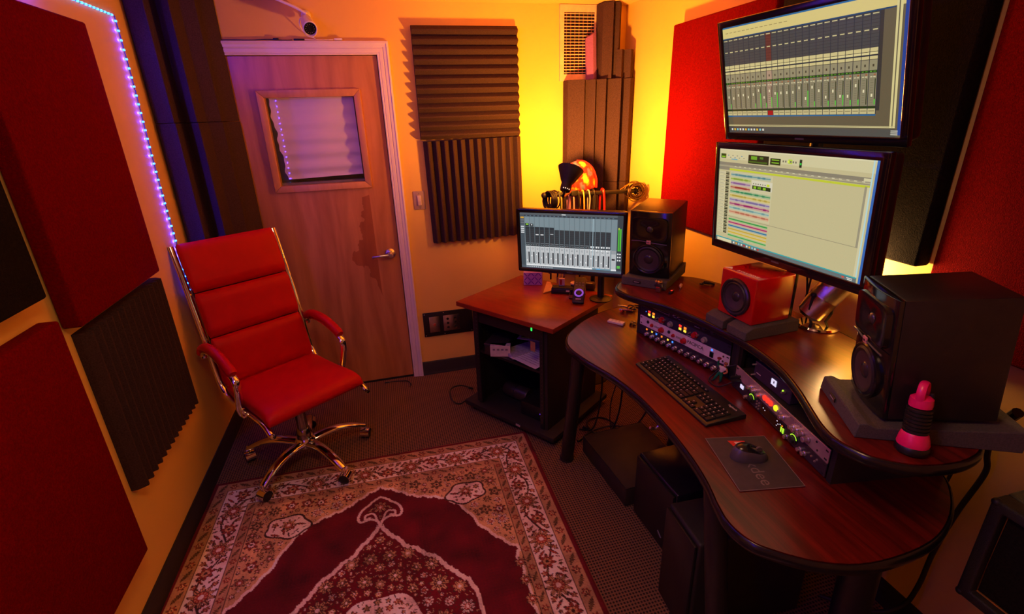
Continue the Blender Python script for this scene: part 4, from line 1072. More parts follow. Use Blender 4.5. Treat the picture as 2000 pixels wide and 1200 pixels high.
def display(name, label, centre, rz, rx, W, H, bez, rects, round_=0.006, gain=1.0, depth=0.045, tint=(1, 1, 1)):
    o = thing(name, label, 'monitor', centre, rot=Euler((rx, 0, rz), 'XYZ'))
    bl, br, bt, bb = bez
    cx, cz = (br - bl) / 2, (bt - bb) / 2
    G().frame(cx - (W + bl + br) / 2, cx + (W + bl + br) / 2, cz - (H + bt + bb) / 2, cz + (H + bt + bb) / 2, -W / 2, W / 2, -H / 2, H / 2, -0.004, 0.014).obj('bezel', GLOSSB, o, bevel=(round_ * 0.4, 2))
    G().box((cx, 0.014 + depth / 2, cz), (W + bl + br - 0.01, depth, H + bt + bb - 0.01)).obj('back_shell', BLACK, o, bevel=(0.015, 3))
    rr = [(a, b_, c, d, tuple(min(1.0, e * gain * tn) for e, tn in zip(col, tint))) for a, b_, c, d, col in rects]
    paint_grid('screen', W, H, rr, SCREEN, o, ny=0.001)
    G().box((0, -0.0043, -H / 2 - bb * 0.5), (0.032, 0.0006, 0.005)).obj('brand_print', mat('grey_print', (0.10, 0.10, 0.11), 0.4), o, smooth=0)
    return o
mtop = display('monitor', 'upper tilted screen showing a mixer, mounted over the other big screen', (1.233, 1.329, 1.792), math.radians(-85.0), math.radians(14.0), 0.60, 0.3385, (0.018, 0.020, 0.020, 0.024), screen_top(), gain=0.84, tint=(1.0, 0.97, 0.80))
mmid = display('monitor', 'big screen showing coloured tracks above the red speaker', (1.232, 1.315, 1.409), math.radians(-87.3), math.radians(4.9), 0.60, 0.335, (0.018, 0.026, 0.022, 0.030), screen_mid(), gain=0.92, tint=(1.0, 0.99, 0.86))
msm = display('monitor', 'small screen with grey faders on the rack cabinet', (0.918, 2.348, 1.083), math.radians(-34.6), math.radians(3.4), 0.535, 0.302, (0.021, 0.021, 0.021, 0.024), screen_small(), round_=0.02, gain=0.92)
# stand of the small screen
st = thing('monitor_stand', 'black round-foot stand under the small screen', 'monitor stand', (1.135, 2.420, CHT))
G().lathe([(0, 0), (0.060, 0), (0.062, 0.006), (0.050, 0.012), (0.022, 0.018), (0, 0.018)], 28).obj('foot', BLACK, st)
G().tube([(0, 0, 0.012), (0, 0, 0.30)], 0.019, 16).obj('post', BLACK, st)
G().box((-0.075, -0.015, 0.335), (0.19, 0.022, 0.08), rotz(math.radians(-25))).obj('bracket', BLACK, st, bevel=(0.004, 2))
# pole that carries the two big screens
mp_ = thing('monitor_pole', 'black double arm pole behind the red speaker carrying the big screens', 'monitor stand', (1.385, 1.375, 0.975))
G().lathe([(0, 0), (0.034, 0), (0.035, 0.006), (0.026, 0.012), (0, 0.012)], 24).obj('pole_foot', BLACK, mp_)
G().tube([(0, 0, 0.008), (0, 0, 0.92)], 0.020, 16).obj('pole', BLACK, mp_)
for z, nm in ((0.435, 'lower_arm'), (0.80, 'upper_arm')):
    G().box((-0.065, 0, z), (0.12, 0.05, 0.06)).obj(nm, BLACK, mp_, bevel=(0.006, 2))
    G().box((-0.100, 0, z), (0.012, 0.11, 0.11)).obj('mount_plate', BLACK, mp_, bevel=(0.003, 1))
for sg in (0, 1):
    G().tube(smooth_path([(-0.06, -0.02 - sg * 0.02, 0.36), (0.0, -0.05 - 0.02 * sg, 0.22), (0.05, -0.03, 0.10 + 0.03 * sg), (0.10, 0.03 * sg, 0.01)]), 0.0035, 8).obj('cable', BLACK, mp_)
# ------------------------------------------------------------------ desk
ZD, ZK = 0.765, 0.975
out_d = [(1.082, 2.167), (0.92, 2.092), (0.800, 1.990), (0.737, 1.908), (0.712, 1.807), (0.739, 1.663), (0.780, 1.524), (0.803, 1.362), (0.801, 1.185), (0.786, 1.027), (0.765, 0.920), (0.740, 0.839), (0.728, 0.781), (0.735, 0.728), (0.763, 0.685), (0.845, 0.622), (0.949, 0.588), (1.098, 0.590), (1.215, 0.622), (1.325, 0.690), (1.400, 0.780), (1.45, 0.95), (1.48, 1.2), (1.48, 1.6), (1.44, 1.9), (1.34, 2.08), (1.22, 2.16)]
out_k = [(0.985, 1.935), (0.968, 1.860), (1.004, 1.755), (1.062, 1.652), (1.100, 1.530), (1.122, 1.395), (1.132, 1.284), (1.125, 1.176), (1.104, 1.068), (1.063, 0.963), (1.016, 0.870), (0.986, 0.808), (0.972, 0.755), (0.978, 0.712), (0.998, 0.672), (1.050, 0.630), (1.120, 0.611), (1.190, 0.611), (1.255, 0.632), (1.320, 0.690), (1.39, 0.80), (1.45, 0.98), (1.484, 1.22), (1.486, 1.45), (1.450, 1.72), (1.400, 1.88), (1.335, 1.955), (1.22, 2.01), (1.07, 2.005)]
desk = thing('studio_desk', 'curved dark mahogany studio desk with raised shelf and black edging', 'desk', (1.10, 1.37, 0.0))
DO = Vector((1.10, 1.37, 0))
def loc_poly(o): return [(p[0] - DO.x, p[1] - DO.y) for p in smooth_path([(a, b_, 0) for a, b_ in o], 5, True)]
def board(name, poly, z1, th):
    # inset the laminate a little from the edging
    n = len(poly); ins = []
    for i in range(n):
        a, b_ = Vector(poly[i - 1] + (0,)), Vector(poly[(i + 1) % n] + (0,)); t = (b_ - a).normalized(); nr = Vector((-t.y, t.x, 0))
        ins.append((poly[i][0] + nr.x * 0.004, poly[i][1] + nr.y * 0.004))
    return G().prism(ins, z1 - th, z1, 'z').obj(name, MAHO, desk, smooth=20)
def edging(name, poly, z1, th):
    g = G().tube([(a, b_, z1 - th / 2) for a, b_ in poly], th / 2 - 0.0005, 10, closed=True, flat=0.42, up=(0, 0, 1))
    return g.obj(name, mat('edge_vinyl', (0.010, 0.009, 0.010), 0.22), desk, smooth=60)
pd_, pk_ = loc_poly(out_d), loc_poly(out_k)
board('desktop', pd_, ZD, 0.032); edging('desktop_edging', pd_, ZD, 0.032)
board('raised_shelf', pk_, ZK, 0.030); edging('shelf_edging', pk_, ZK, 0.030)
def wl(x, y, z): return (x - DO.x, y - DO.y, z)
# rack bays between desktop and shelf
BL0, BLA = Vector((1.066, 1.845, 0)), math.atan2(-0.473, 0.108)
BR0, BRA = Vector((1.154, 1.310, 0)), math.atan2(-0.476, -0.082)
def bay(origin, ang):
    Mx = Matrix.Translation(origin - DO) @ Matrix.Rotation(ang, 4, 'Z')
    for x in (-0.012, 0.495):
        G().box((x, 0.165, (ZD + ZK - 0.03) / 2), (0.018, 0.33, ZK - 0.03 - ZD), Mx).obj('bay_side', MATTEB, desk)
    G().box((0.2415, 0.325, (ZD + ZK - 0.03) / 2), (0.485, 0.010, ZK - 0.03 - ZD), Mx).obj('bay_back', MATTEB, desk)
    G().box((0.2415, 0.165, ZK - 0.033), (0.485, 0.32, 0.004), Mx).obj('bay_ceiling', MATTEB, desk)
    for x in (0.004, 0.479):
        G().box((x, 0.010, (ZD + ZK - 0.03) / 2), (0.014, 0.012, ZK - 0.04 - ZD), Mx).obj('bay_rail', STEEL if False else BLACK, desk)
bay(BL0, BLA); bay(BR0, BRA)
# the legs: splayed tubes with feet
def leg(p0, p1, r_=0.033):
    a, b_ = Vector(p0) - DO, Vector(p1) - DO
    G().cyl(tuple(a), tuple(b_), r_, n=20).obj('leg', BLACK, desk)
    G().lathe([(0, 0), (r_ + 0.004, 0), (r_ + 0.004, 0.018), (r_, 0.024), (0, 0.024)], 20, Matrix.Translation(a)).obj('leg_foot', RUBBER, desk)
leg((0.789, 2.024, 0.0), (0.765, 1.820, 0.735))
leg((0.86, 0.86, 0.0), (0.84, 0.98, 0.735)); leg((1.12, 0.70, 0.0), (1.12, 0.72, 0.735), 0.045); leg((1.38, 1.95, 0.0), (1.36, 1.92, 0.735))
G().box(wl(1.42, 1.37, 0.45), (0.016, 1.0, 0.35)).obj('modesty_panel', MATTEB, desk)

# ------------------------------------------------------------------ rack gear
UH = 0.0445
KN = {}
def knob_mesh(key, r_, h, m):
    if key not in KN:
        KN[key] = G().lathe([(0, 0), (r_, 0), (r_, h * 0.25), (r_ * 0.82, h * 0.35), (r_ * 0.78, h * 0.95), (r_ * 0.68, h), (0, h)], 14, Matrix.Rotation(PI / 2, 4, 'X')).mesh('knob', m)
    return KN[key]
ALU = mat('satin_aluminium', (0.70, 0.64, 0.68), 0.30, 0.9)
REDK = mat('red_knob_plastic', (0.50, 0.01, 0.012), 0.35)
DKK = mat('dark_knob_plastic', (0.03, 0.028, 0.032), 0.35)
GRYK = mat('grey_knob_plastic', (0.30, 0.26, 0.26), 0.35)
E_RED, E_ORG, E_YEL, E_BLU, E_GRN, E_WHT = (emis('lit_' + n, c, s_) for n, c, s_ in (('red', (1.0, 0.04, 0.02), 1.1), ('orange', (1.0, 0.22, 0.02), 1.3), ('yellow', (1.0, 0.72, 0.06), 1.2), ('blue', (0.04, 0.22, 1.0), 1.6), ('green', (0.45, 0.95, 0.04), 0.9), ('white', (0.75, 0.8, 1.0), 0.8)))
INK = mat('black_ink', (0.012, 0.010, 0.012), 0.6); WINK = mat('white_ink', (0.62, 0.56, 0.60), 0.6)
def rack_unit(label, origin, ang, z0, face, dep=0.24, u=1):
    o = thing('rack_unit', label, 'audio device', (origin.x, origin.y, z0), ang)
    G().box((0.2415, -0.002, UH * u / 2), (0.483, 0.004, UH * u - 0.001)).obj('faceplate', face, o, bevel=(0.0008, 1))
    G().box((0.2415, dep / 2 + 0.002, UH * u / 2), (0.435, dep, UH * u - 0.004)).obj('chassis', MATTEB, o)
    hm = KN.setdefault('slot', G().box((0, 0, 0), (0.010, 0.0012, 0.005)).mesh('mount_slot', INK, bevel=(0.0005, 1)))
    for x in (0.009, 0.474):
        for z in (0.009, UH * u - 0.009): inst('mount_slot', hm, o, (x, -0.0044, z))
    return o
def led_at(o, x, z, m, w=0.006, h=0.006, nm='light'):
    key = ('led', m.name, w, h)
    if key not in KN: KN[key] = G().box((0, 0, 0), (w, 0.003, h)).mesh(nm, m, bevel=(0.0008, 1))
    inst(nm, KN[key], o, (x, -0.0052, z))
def kn(o, key, r_, h, m, x, z): inst('knob', knob_mesh(key, r_, h, m), o, (x, -0.004, z))
def txt(o, body, size, m, x, z, space=1.0, nm='lettering'):
    me = text_mesh(body, size, m, 0.0002, 'CENTER', 0, space); inst(nm, me, o, (x, -0.0044, z), (PI / 2, 0, 0))
zb = ZD + 0.006
# bottom: dark violet compressor with a row of silver knobs
u1 = rack_unit('lowest unit of the four-unit rack, a row of silver knobs and coloured lights', BL0, BLA, zb, mat('violet_black_face', (0.030, 0.022, 0.045), 0.35))
for i in range(12): kn(u1, 'silver', 0.0095, 0.017, ALU, 0.055 + i * 0.0335, 0.015)
for i, (x, mm) in enumerate(((0.048, E_ORG), (0.081, E_YEL), (0.108, E_BLU), (0.140, E_ORG), (0.176, E_YEL), (0.203, E_BLU))): led_at(u1, x, 0.034, mm, 0.0075, 0.0075)
for x in (0.430, 0.446): led_at(u1, x, 0.016, E_ORG, 0.005, 0.005)
for i in range(10): led_at(u1, 0.062 + i * 0.014, 0.040, WINK, 0.004, 0.0012, 'print_mark')
# second: white preamp
u2 = rack_unit('white PACIFICA unit with red knobs, second from the bottom of its rack', BL0, BLA, zb + UH, mat('white_enamel_face', (0.78, 0.66, 0.74), 0.32))
for x in (0.052, 0.178):
    kn(u2, 'jack', 0.0075, 0.004, DKK, x, 0.026); kn(u2, 'redsm', 0.0075, 0.009, REDK, x + 0.026, 0.020); kn(u2, 'redbig', 0.0125, 0.015, REDK, x + 0.085, 0.020)
    for q in range(4): led_at(u2, x + 0.044 + q * 0.0085, 0.021, mat('pale_button', (0.42, 0.36, 0.36), 0.4), 0.006, 0.009, 'button')
txt(u2, 'PACIFICA', 0.0205, INK, 0.320, 0.0235, 0.95)
G().box((0.403, -0.0055, 0.018), (0.016, 0.004, 0.022)).obj('power_switch', GLOSSB, u2); led_at(u2, 0.402, 0.0365, E_BLU, 0.007, 0.007)
for q in range(2): kn(u2, 'rbolt', 0.004, 0.002, DKK, 0.455, 0.012 + q * 0.02)
# third: navy preamp with lit buttons
u3 = rack_unit('dark navy unit with lit red and amber buttons, third from the bottom of its rack', BL0, BLA, zb + 2 * UH, mat('navy_face', (0.022, 0.024, 0.050), 0.35))
for x0 in (0.056, 0.236):
    for q, (dx, dz, mm) in enumerate(((0, 0.031, E_RED), (0, 0.018, E_YEL), (0.026, 0.030, E_ORG), (0.026, 0.017, E_YEL))): led_at(u3, x0 + dx, dz + 0.0, mm, 0.013, 0.0095, 'button')
    kn(u3, 'toggle', 0.0035, 0.014, ALU, x0 + 0.054, 0.022); kn(u3, 'redbig3', 0.0135, 0.016, REDK, x0 + 0.080, 0.022); kn(u3, 'white3', 0.004, 0.012, ALU, x0 + 0.094, 0.026); kn(u3, 'grey3', 0.0125, 0.014, GRYK, x0 + 0.128, 0.020)
    led_at(u3, x0 + 0.062, 0.006, WINK, 0.05, 0.001, 'print_mark')
led_at(u3, 0.036, 0.026, E_BLU, 0.003, 0.003); kn(u3, 'ring3', 0.006, 0.003, DKK, 0.022, 0.025)
# top: black unit with white outlined section
u4 = rack_unit('black unit with a white outlined box, topmost of its rack under the shelf', BL0, BLA, zb + 3 * UH, mat('black_face', (0.010, 0.010, 0.013), 0.4))
for a in ((0.075, 0.028, 0.0012, 0.030), (0.170, 0.023, 0.0012, 0.034)): G().box((a[0], -0.0047, a[1]), (a[2], 0.0008, a[3])).obj('outline', WINK, u4)
G().box((0.1225, -0.0047, 0.010), (0.096, 0.0008, 0.0012)).obj('outline', WINK, u4)
kn(u4, 'red4', 0.009, 0.010, mat('dim_red_knob', (0.16, 0.008, 0.01), 0.4), 0.122, 0.028)
for x in (0.062, 0.205, 0.229): kn(u4, 'toggle', 0.0035, 0.014, ALU, x, 0.024)
for x, w in ((0.140, 0.018), (0.152, 0.012), (0.205, 0.016), (0.229, 0.012), (0.320, 0.026)): led_at(u4, x, 0.036 if x < 0.2 else 0.012, WINK, w, 0.0016, 'print_mark')
kn(u4, 'dim4', 0.010, 0.012, DKK, 0.36, 0.022); kn(u4, 'dim4', 0.010, 0.012, DKK, 0.40, 0.022)

# second rack: interface and silver channel strip
v1 = rack_unit('dark unit with green ringed dials at the bottom of the two-unit rack', BR0, BRA, zb, mat('gunmetal_face', (0.045, 0.035, 0.060), 0.35, 0.3))
led_at(v1, 0.052, 0.030, E_WHT, 0.020, 0.014, 'display')
for x in (0.118, 0.345):
    G().lathe([(0.0135, 0), (0.0160, 0), (0.0160, 0.002), (0.0135, 0.002)], 24, Matrix.Translation((x, -0.0048, 0.024)) @ Matrix.Rotation(PI / 2, 4, 'X')).obj('dial_ring', mat('dial_ring_dark', (0.02, 0.03, 0.02), 0.3), v1)
    g = G(); ar = [(0.0165 * math.cos(a), 0.0165 * math.sin(a)) for a in np.linspace(0.3, 2.7, 12)] + [(0.0135 * math.cos(a), 0.0135 * math.sin(a)) for a in np.linspace(2.7, 0.3, 12)]
    g.prism(ar, -0.0072, -0.0065, 'y'); g.obj('dial_glow', E_GRN, v1, loc=(x, 0, 0.024)); kn(v1, 'dial', 0.012, 0.014, DKK, x, 0.024)
    kn(v1, 'silv', 0.0075, 0.012, ALU, x - 0.030, 0.012)
for q in range(6): kn(v1, 'btn', 0.0035, 0.003, ALU, 0.148 + (q % 2) * 0.012, 0.010 + (q // 2) * 0.011)
G().box((0.235, -0.0048, 0.022), (0.125, 0.0016, 0.032)).obj('meter_window', GLOSSB, v1)
for q, (x, z) in enumerate(((0.186, 0.030), (0.196, 0.027), (0.262, 0.032), (0.268, 0.024), (0.278, 0.030), (0.262, 0.016))): led_at(v1, x, z, E_WHT, 0.004, 0.003)
for q in range(2): led_at(v1, 0.286 + q * 0.009, 0.018, E_GRN, 0.006, 0.018, 'meter_bar')
led_at(v1, 0.288, 0.031, E_ORG, 0.006, 0.003)
for x in (0.378, 0.398): kn(v1, 'silv', 0.0075, 0.012, ALU, x, 0.014)
for x, z in ((0.425, 0.026), (0.440, 0.020), (0.447, 0.030)): kn(v1, 'btn', 0.0035, 0.003, ALU, x, z)
v2 = rack_unit('pinkish silver unit with glowing red round lights, upper of the two-unit rack', BR0, BRA, zb + UH, mat('rose_silver_face', (0.58, 0.44, 0.47), 0.35, 0.55))
for x in (0.105, 0.128, 0.158, 0.285, 0.335, 0.350): kn(v2, 'silv2', 0.0085, 0.017, ALU, x, 0.016)
for q in range(3):
    G().lathe([(0, 0.003), (0.0085, 0.003), (0.0095, 0.0), (0.0095, -0.002), (0, -0.002)], 16, Matrix.Translation((0.184 + q * 0.0165, -0.0055, 0.022)) @ Matrix.Rotation(PI / 2, 4, 'X')).obj('red_lamp', E_RED, v2)
G().lathe([(0, 0.003), (0.009, 0.003), (0.010, 0.0), (0.010, -0.002), (0, -0.002)], 16, Matrix.Translation((0.2445, -0.0055, 0.022)) @ Matrix.Rotation(PI / 2, 4, 'X')).obj('yellow_lamp', emis('lit_lime', (0.75, 0.85, 0.02), 1.0), v2)
for x in (0.259, 0.271): kn(v2, 'pale', 0.0055, 0.004, mat('pale_knob', (0.6, 0.45, 0.42), 0.4), x, 0.020)
for x in (0.375, 0.400): kn(v2, 'rose', 0.0105, 0.020, mat('rose_knob', (0.40, 0.28, 0.32), 0.35, 0.5), x, 0.020)
for q in range(7): led_at(v2, 0.29 + q * 0.012, 0.036, mat('faded_ink', (0.22, 0.16, 0.18), 0.6), 0.008, 0.0018, 'print_mark')
for q, (x, z) in enumerate(((0.432, 0.034), (0.440, 0.012))): kn(v2, 'hole', 0.0035, 0.0015, DKK, x, z)
# small purple device in the open half of the bay
MR = Matrix.Translation(BR0) @ Matrix.Rotation(BRA, 4, 'Z')
p_ = MR @ Vector((0.175, 0.014, zb + 2 * UH))
sd = thing('preamp_box', 'small dark violet box with a white badge behind the silver rack unit', 'audio device', tuple(p_), BRA + 0.05)
G().box((0, 0.07, 0.030), (0.185, 0.14, 0.058)).obj('box_body', mat('violet_metal', (0.055, 0.035, 0.085), 0.35, 0.3), sd, bevel=(0.002, 1))
G().box((0.012, -0.001, 0.034), (0.024, 0.002, 0.020)).obj('badge', E_WHT, sd); G().box((0.014, -0.0022, 0.036), (0.004, 0.001, 0.008)).obj('badge_mark', INK, sd)
G().ell((0.058, -0.001, 0.030), (0.004, 0.003, 0.004), 10, 8).obj('green_light', E_GRN, sd)
kn(sd, 'toggle', 0.0035, 0.014, ALU, 0.072, 0.034)
inst('knob', knob_mesh('toggle', 0.0035, 0.014, ALU), sd, (-0.084, -0.001, 0.050)); inst('knob', knob_mesh('toggle', 0.0035, 0.014, ALU), sd, (-0.084, -0.001, 0.012))
G().box((-0.066, -0.0008, 0.022), (0.022, 0.001, 0.002)).obj('print_mark', WINK, sd)

# ------------------------------------------------------------------ speakers
def speaker(label, centre, rz, rx):
    o = thing('studio_speaker', label, 'speaker', (0, 0, 0))
    Mw = Matrix.Translation(centre) @ Matrix.Rotation(rz, 4, 'Z') @ Matrix.Rotation(rx, 4, 'X') @ Matrix.Translation((0, 0, -0.149))
    o.matrix_world = Mw
    W, D_, H = 0.185, 0.231, 0.298
    SB = mat('speaker_vinyl', (0.018, 0.014, 0.013), 0.32, bump=(500, 0.10))
    G().box((0, 0.008, H / 2), (W, D_ - 0.016, H)).obj('cabinet', SB, o, bevel=(0.004, 2))
    fb = [(-W / 2, 0), (W / 2, 0), (W / 2, 0), (-W / 2, 0)]
    # curved baffle
    n = 14; poly = [(-W / 2, 0.0)] + [(-W / 2 + W * i / n, -0.010 - 0.010 * (1 - (2 * i / n - 1) ** 2)) for i in range(n + 1)] + [(W / 2, 0.0)]
    G().prism(poly, 0.0, H, 'z').obj('front_baffle', GLOSSB, o, loc=(0, -D_ / 2 + 0.016, 0), smooth=30, bevel=(0.002, 2))
    yf = -D_ / 2 - 0.004
    RX = Matrix.Rotation(PI / 2, 4, 'X')
    # waveguide with tweeter
    zt = 0.222
    g = G(); v = []; f = []; m_ = 32; rings = [(0.080, 0.054, 0.012, 6), (0.078, 0.052, -0.002, 6), (0.072, 0.046, -0.003, 5), (0.046, 0.032, -0.0005, 3), (0.017, 0.016, 0.0015, 2)]
    for rx_, rz_, dp, e in rings:
        for k in range(m_):
            a = 2 * PI * k / m_; ca, sa = math.cos(a), math.sin(a)
            v.append((math.copysign(abs(ca) ** (2 / e), ca) * rx_, yf + dp - 0.002, zt + math.copysign(abs(sa) ** (2 / e), sa) * rz_))
    for i in range(len(rings) - 1): f += [(i * m_ + k, i * m_ + (k + 1) % m_, (i + 1) * m_ + (k + 1) % m_, (i + 1) * m_ + k) for k in range(m_)]
    G().add(v, f).obj('waveguide', GLOSSB, o, smooth=60)
    G().ell((0, yf + 0.001, zt), (0.014, 0.007, 0.014)).obj('tweeter', mat('tweeter_dome', (0.10, 0.09, 0.09), 0.25, 0.6), o)
    G().tube(smooth_path([(-0.078, yf - 0.004, 0.166), (-0.04, yf - 0.007, 0.169), (0, yf - 0.008, 0.166), (0.04, yf - 0.007, 0.163), (0.078, yf - 0.004, 0.160)]), 0.0022, 8).obj('trim_strip', mat('grey_trim', (0.10, 0.08, 0.10), 0.3, 0.4), o)
    G().box((0, yf - 0.008, 0.166), (0.019, 0.004, 0.017)).obj('badge', mat('badge_orange', (0.72, 0.30, 0.28), 0.4), o, bevel=(0.001, 1))
    inst('badge_lettering', text_mesh('JBL', 0.0075, INK), o, (0, yf - 0.0103, 0.165), (PI / 2, 0, 0))
    zw = 0.084; T = Matrix.Translation((0, yf, zw)) @ RX
    G().lathe([(0.070, -0.012), (0.070, 0.003), (0.0665, 0.006), (0.062, 0.005), (0.060, 0.003)], 40, T).obj('woofer_ring', mat('ring_gloss', (0.010, 0.009, 0.011), 0.2), o)
    G().lathe([(0.061, 0.0035), (0.055, 0.0075), (0.048, 0.005), (0.046, 0.0035)], 40, T).obj('woofer_surround', RUBBER, o)
    G().lathe([(0.047, 0.0045), (0.034, 0.0028), (0.020, 0.0008)], 40, T).obj('woofer_cone', mat('cone_paper', (0.045, 0.036, 0.045), 0.38), o)
    G().lathe([(0.021, 0.0008), (0.019, 0.003), (0.011, 0.006), (0, 0.007)], 28, T).obj('dust_cap', mat('dust_cap', (0.03, 0.026, 0.03), 0.22), o)
    G().lathe([(0, 0), (0.022, 0), (0.026, 0.004), (0.02, 0.005), (0.018, 0.002), (0, 0.002)], 20, Matrix.Translation((0.03, D_ / 2, 0.23)) @ Matrix.Rotation(-PI / 2, 4, 'X')).obj('rear_port', BLACK, o)
    return o
SPL, SPR = Vector((1.205, 1.984, 1.167)), Vector((1.207, 0.776, 1.174))
speaker('black studio speaker between the small screen and the red wall panel', SPL, math.radians(-48.3), math.radians(5.3))
speaker('large black speaker in the foreground beside the pink torch', SPR, math.radians(-117.8), math.radians(5.3))
def pad(label, centre, rz, w, d, hf, hb, shift, base=ZK):
    o = thing('isolation_pad', label, 'speaker pad', (centre.x, centre.y, base + 0.0005), rz)
    y0, y1 = -d / 2 + shift, d / 2 + shift
    poly = [(y0, 0), (y1, 0), (y1, hb), (y0 + 0.042, hf), (y0 + 0.022, hf + 0.010), (y0 + 0.004, hf + 0.006)]
    G().prism(poly, -w / 2, w / 2, 'x').obj('foam_wedge', PADF, o, smooth=20, bevel=(0.002, 1))
    G().box((-0.03, y0 - 0.0012, 0.020), (0.034, 0.002, 0.012)).obj('maker_plate', BLACK, o, bevel=(0.0008, 1))
    G().box((-0.03, y0 - 0.0026, 0.020), (0.024, 0.001, 0.003)).obj('plate_print', mat('grey_print2', (0.35, 0.3, 0.34), 0.5), o)
    return o
pad('grey foam pad under the speaker next to the small screen', SPL, math.radians(-48.3), 0.205, 0.300, 0.030, 0.052, -0.012)
pad('grey foam pad under the large foreground speaker', SPR, math.radians(-117.8), 0.235, 0.335, 0.030, 0.054, 0.012)

cu = thing('red_speaker', 'glossy red cube speaker with one black driver under the big screen', 'speaker', (1.235, 1.372, 1.0185), math.radians(-86.0))
REDG = mat('gloss_red_lacquer', (0.55, 0.004, 0.006), 0.16, coat=0.6, var=(5, 0.03))
cb = G().box((0, 0, 0.0825), (0.165, 0.165, 0.165)).obj('cabinet', REDG, cu, bevel=(0.006, 3))
T = Matrix.Translation((0, -0.0825, 0.080)) @ Matrix.Rotation(PI / 2, 4, 'X')
G().lathe([(0.066, -0.002), (0.066, 0.008), (0.061, 0.012), (0.055, 0.010), (0.053, 0.007)], 40, T).obj('driver_ring', mat('dark_ring', (0.05, 0.04, 0.045), 0.22, 0.5), cu)
G().lathe([(0.055, 0.007), (0.050, 0.012), (0.044, 0.009), (0.043, 0.006)], 36, T).obj('driver_surround', RUBBER, cu)
G().lathe([(0.044, 0.008), (0.030, 0.0045), (0.017, 0.001)], 36, T).obj('driver_cone', mat('cone_paper', (0.045, 0.036, 0.045), 0.38), cu)
G().lathe([(0.018, 0.001), (0.016, 0.004), (0.009, 0.007), (0, 0.008)], 24, T).obj('dust_cap', mat('dust_cap', (0.03, 0.026, 0.03), 0.22), cu)
sm = G().lathe([(0, 0.002), (0.003, 0.0015), (0.0035, 0)], 8, Matrix.Rotation(PI / 2, 4, 'X')).mesh('screw', CHROME)
for k in range(4):
    a = PI / 4 + k * PI / 2; inst('screw', sm, cu, (0.0625 * math.cos(a), -0.0885, 0.080 + 0.0625 * math.sin(a)))
LW = mat('pale_lettering', (0.85, 0.66, 0.55), 0.5)
inst('top_lettering', text_mesh('AVANTONE', 0.015, LW, 0.0002, 'CENTER', 0, 1.25), cu, (0.018, -0.062, 0.1652), (0, 0, 0))
G().prism([(-0.079, -0.079), (-0.050, -0.068), (-0.068, -0.050)], 0.1652, 0.1656, 'z').obj('top_mark', LW, cu)
G().box((0, -0.0832, 0.010), (0.030, 0.001, 0.004)).obj('front_print', INK, cu)
pd3 = thing('isolation_pad', 'grey foam pad under the red cube speaker', 'speaker pad', (1.235, 1.372, ZK + 0.0005), math.radians(-86))
for x in (-0.055, 0.055):
    G().prism([(-0.115, 0), (0.115, 0), (0.115, 0.0425), (-0.085, 0.0425), (-0.115, 0.030)], x - 0.045, x + 0.045, 'x').obj('foam_strip', PADF, pd3, smooth=20, bevel=(0.003, 2))

# ------------------------------------------------------------------ canister lamp behind the screen
cl = thing('canister_lamp', 'chrome canister uplight on a round base behind the big screen', 'lamp', (1.452, 1.292, ZK))
G().lathe([(0, 0), (0.066, 0), (0.068, 0.004), (0.064, 0.010), (0.040, 0.013), (0, 0.014)], 36).obj('lamp_base', CHROME, cl)
AX = Vector((0.055, -0.045, 0.13)).normalized()
q = Vector((0, 0, 1)).rotation_difference(AX).to_matrix().to_4x4()
Mc = Matrix.Translation((0.0, 0.0, 0.105)) @ q @ Matrix.Diagonal((1.45, 1.45, 1.45, 1))
G().lathe([(0, -0.055), (0.022, -0.054), (0.030, -0.046), (0.032, -0.02), (0.033, 0.0), (0.034, 0.002), (0.034, 0.006), (0.033, 0.008), (0.035, 0.05), (0.037, 0.075), (0.034, 0.075), (0.031, 0.03), (0, 0.02)], 32, Mc).obj('lamp_shade', STEEL, cl)
G().ell((0, 0, 0), (0.022, 0.022, 0.026), 16, 10).obj('bulb', emis('warm_bulb', (1.0, 0.72, 0.38), 14.0), cl, loc=tuple(Mc @ Vector((0, 0, 0.055))))
for sg in (-1, 1):
    sd_ = q @ Vector((sg * 0.052, 0, 0)); b0 = Vector((sg * 0.03, 0, 0.010)); b1 = Vector((0, 0, 0.105)) + sd_
    G().tube([tuple(b0), tuple((b0 + b1) / 2 + sd_ * 0.3), tuple(b1)], 0.005, 8).obj('yoke', MATTEB, cl)
    G().ell(tuple(b1), (0.009, 0.009, 0.009), 12, 8).obj('yoke_knob', BLACK, cl)
bp_ = Vector(cl.location) + Mc @ Vector((0, 0, 0.086))
light('canister_lamp_light', 'POINT', tuple(bp_), (1.0, 0.55, 0.20), 9.0, 0.025)

# ------------------------------------------------------------------ pink torch
to = thing('torch', 'pink and black torch standing on the shelf in front of the large speaker', 'torch', (1.092, 0.668, ZK), rot=(math.radians(-5), math.radians(6), 0.4))
PINK = mat('hot_pink_plastic', (0.92, 0.010, 0.17), 0.35, coat=0.2)
G().lathe([(0, 0), (0.030, 0), (0.0325, 0.004), (0.0325, 0.014), (0.030, 0.018), (0, 0.018)], 24).obj('lens_rim', BLACK, to)
G().lathe([(0.030, 0.0165), (0.031, 0.022), (0.029, 0.034), (0.0255, 0.046), (0.023, 0.050), (0, 0.050)], 24).obj('head', PINK, to)
gp = [(0.0, 0.048), (0.0225, 0.048)]
for k in range(7): gp += [(0.0245, 0.050 + k * 0.0085), (0.0245, 0.0550 + k * 0.0085), (0.0220, 0.0565 + k * 0.0085)]
G().lathe(gp + [(0.0, 0.112)], 24).obj('grip', BLACK, to)
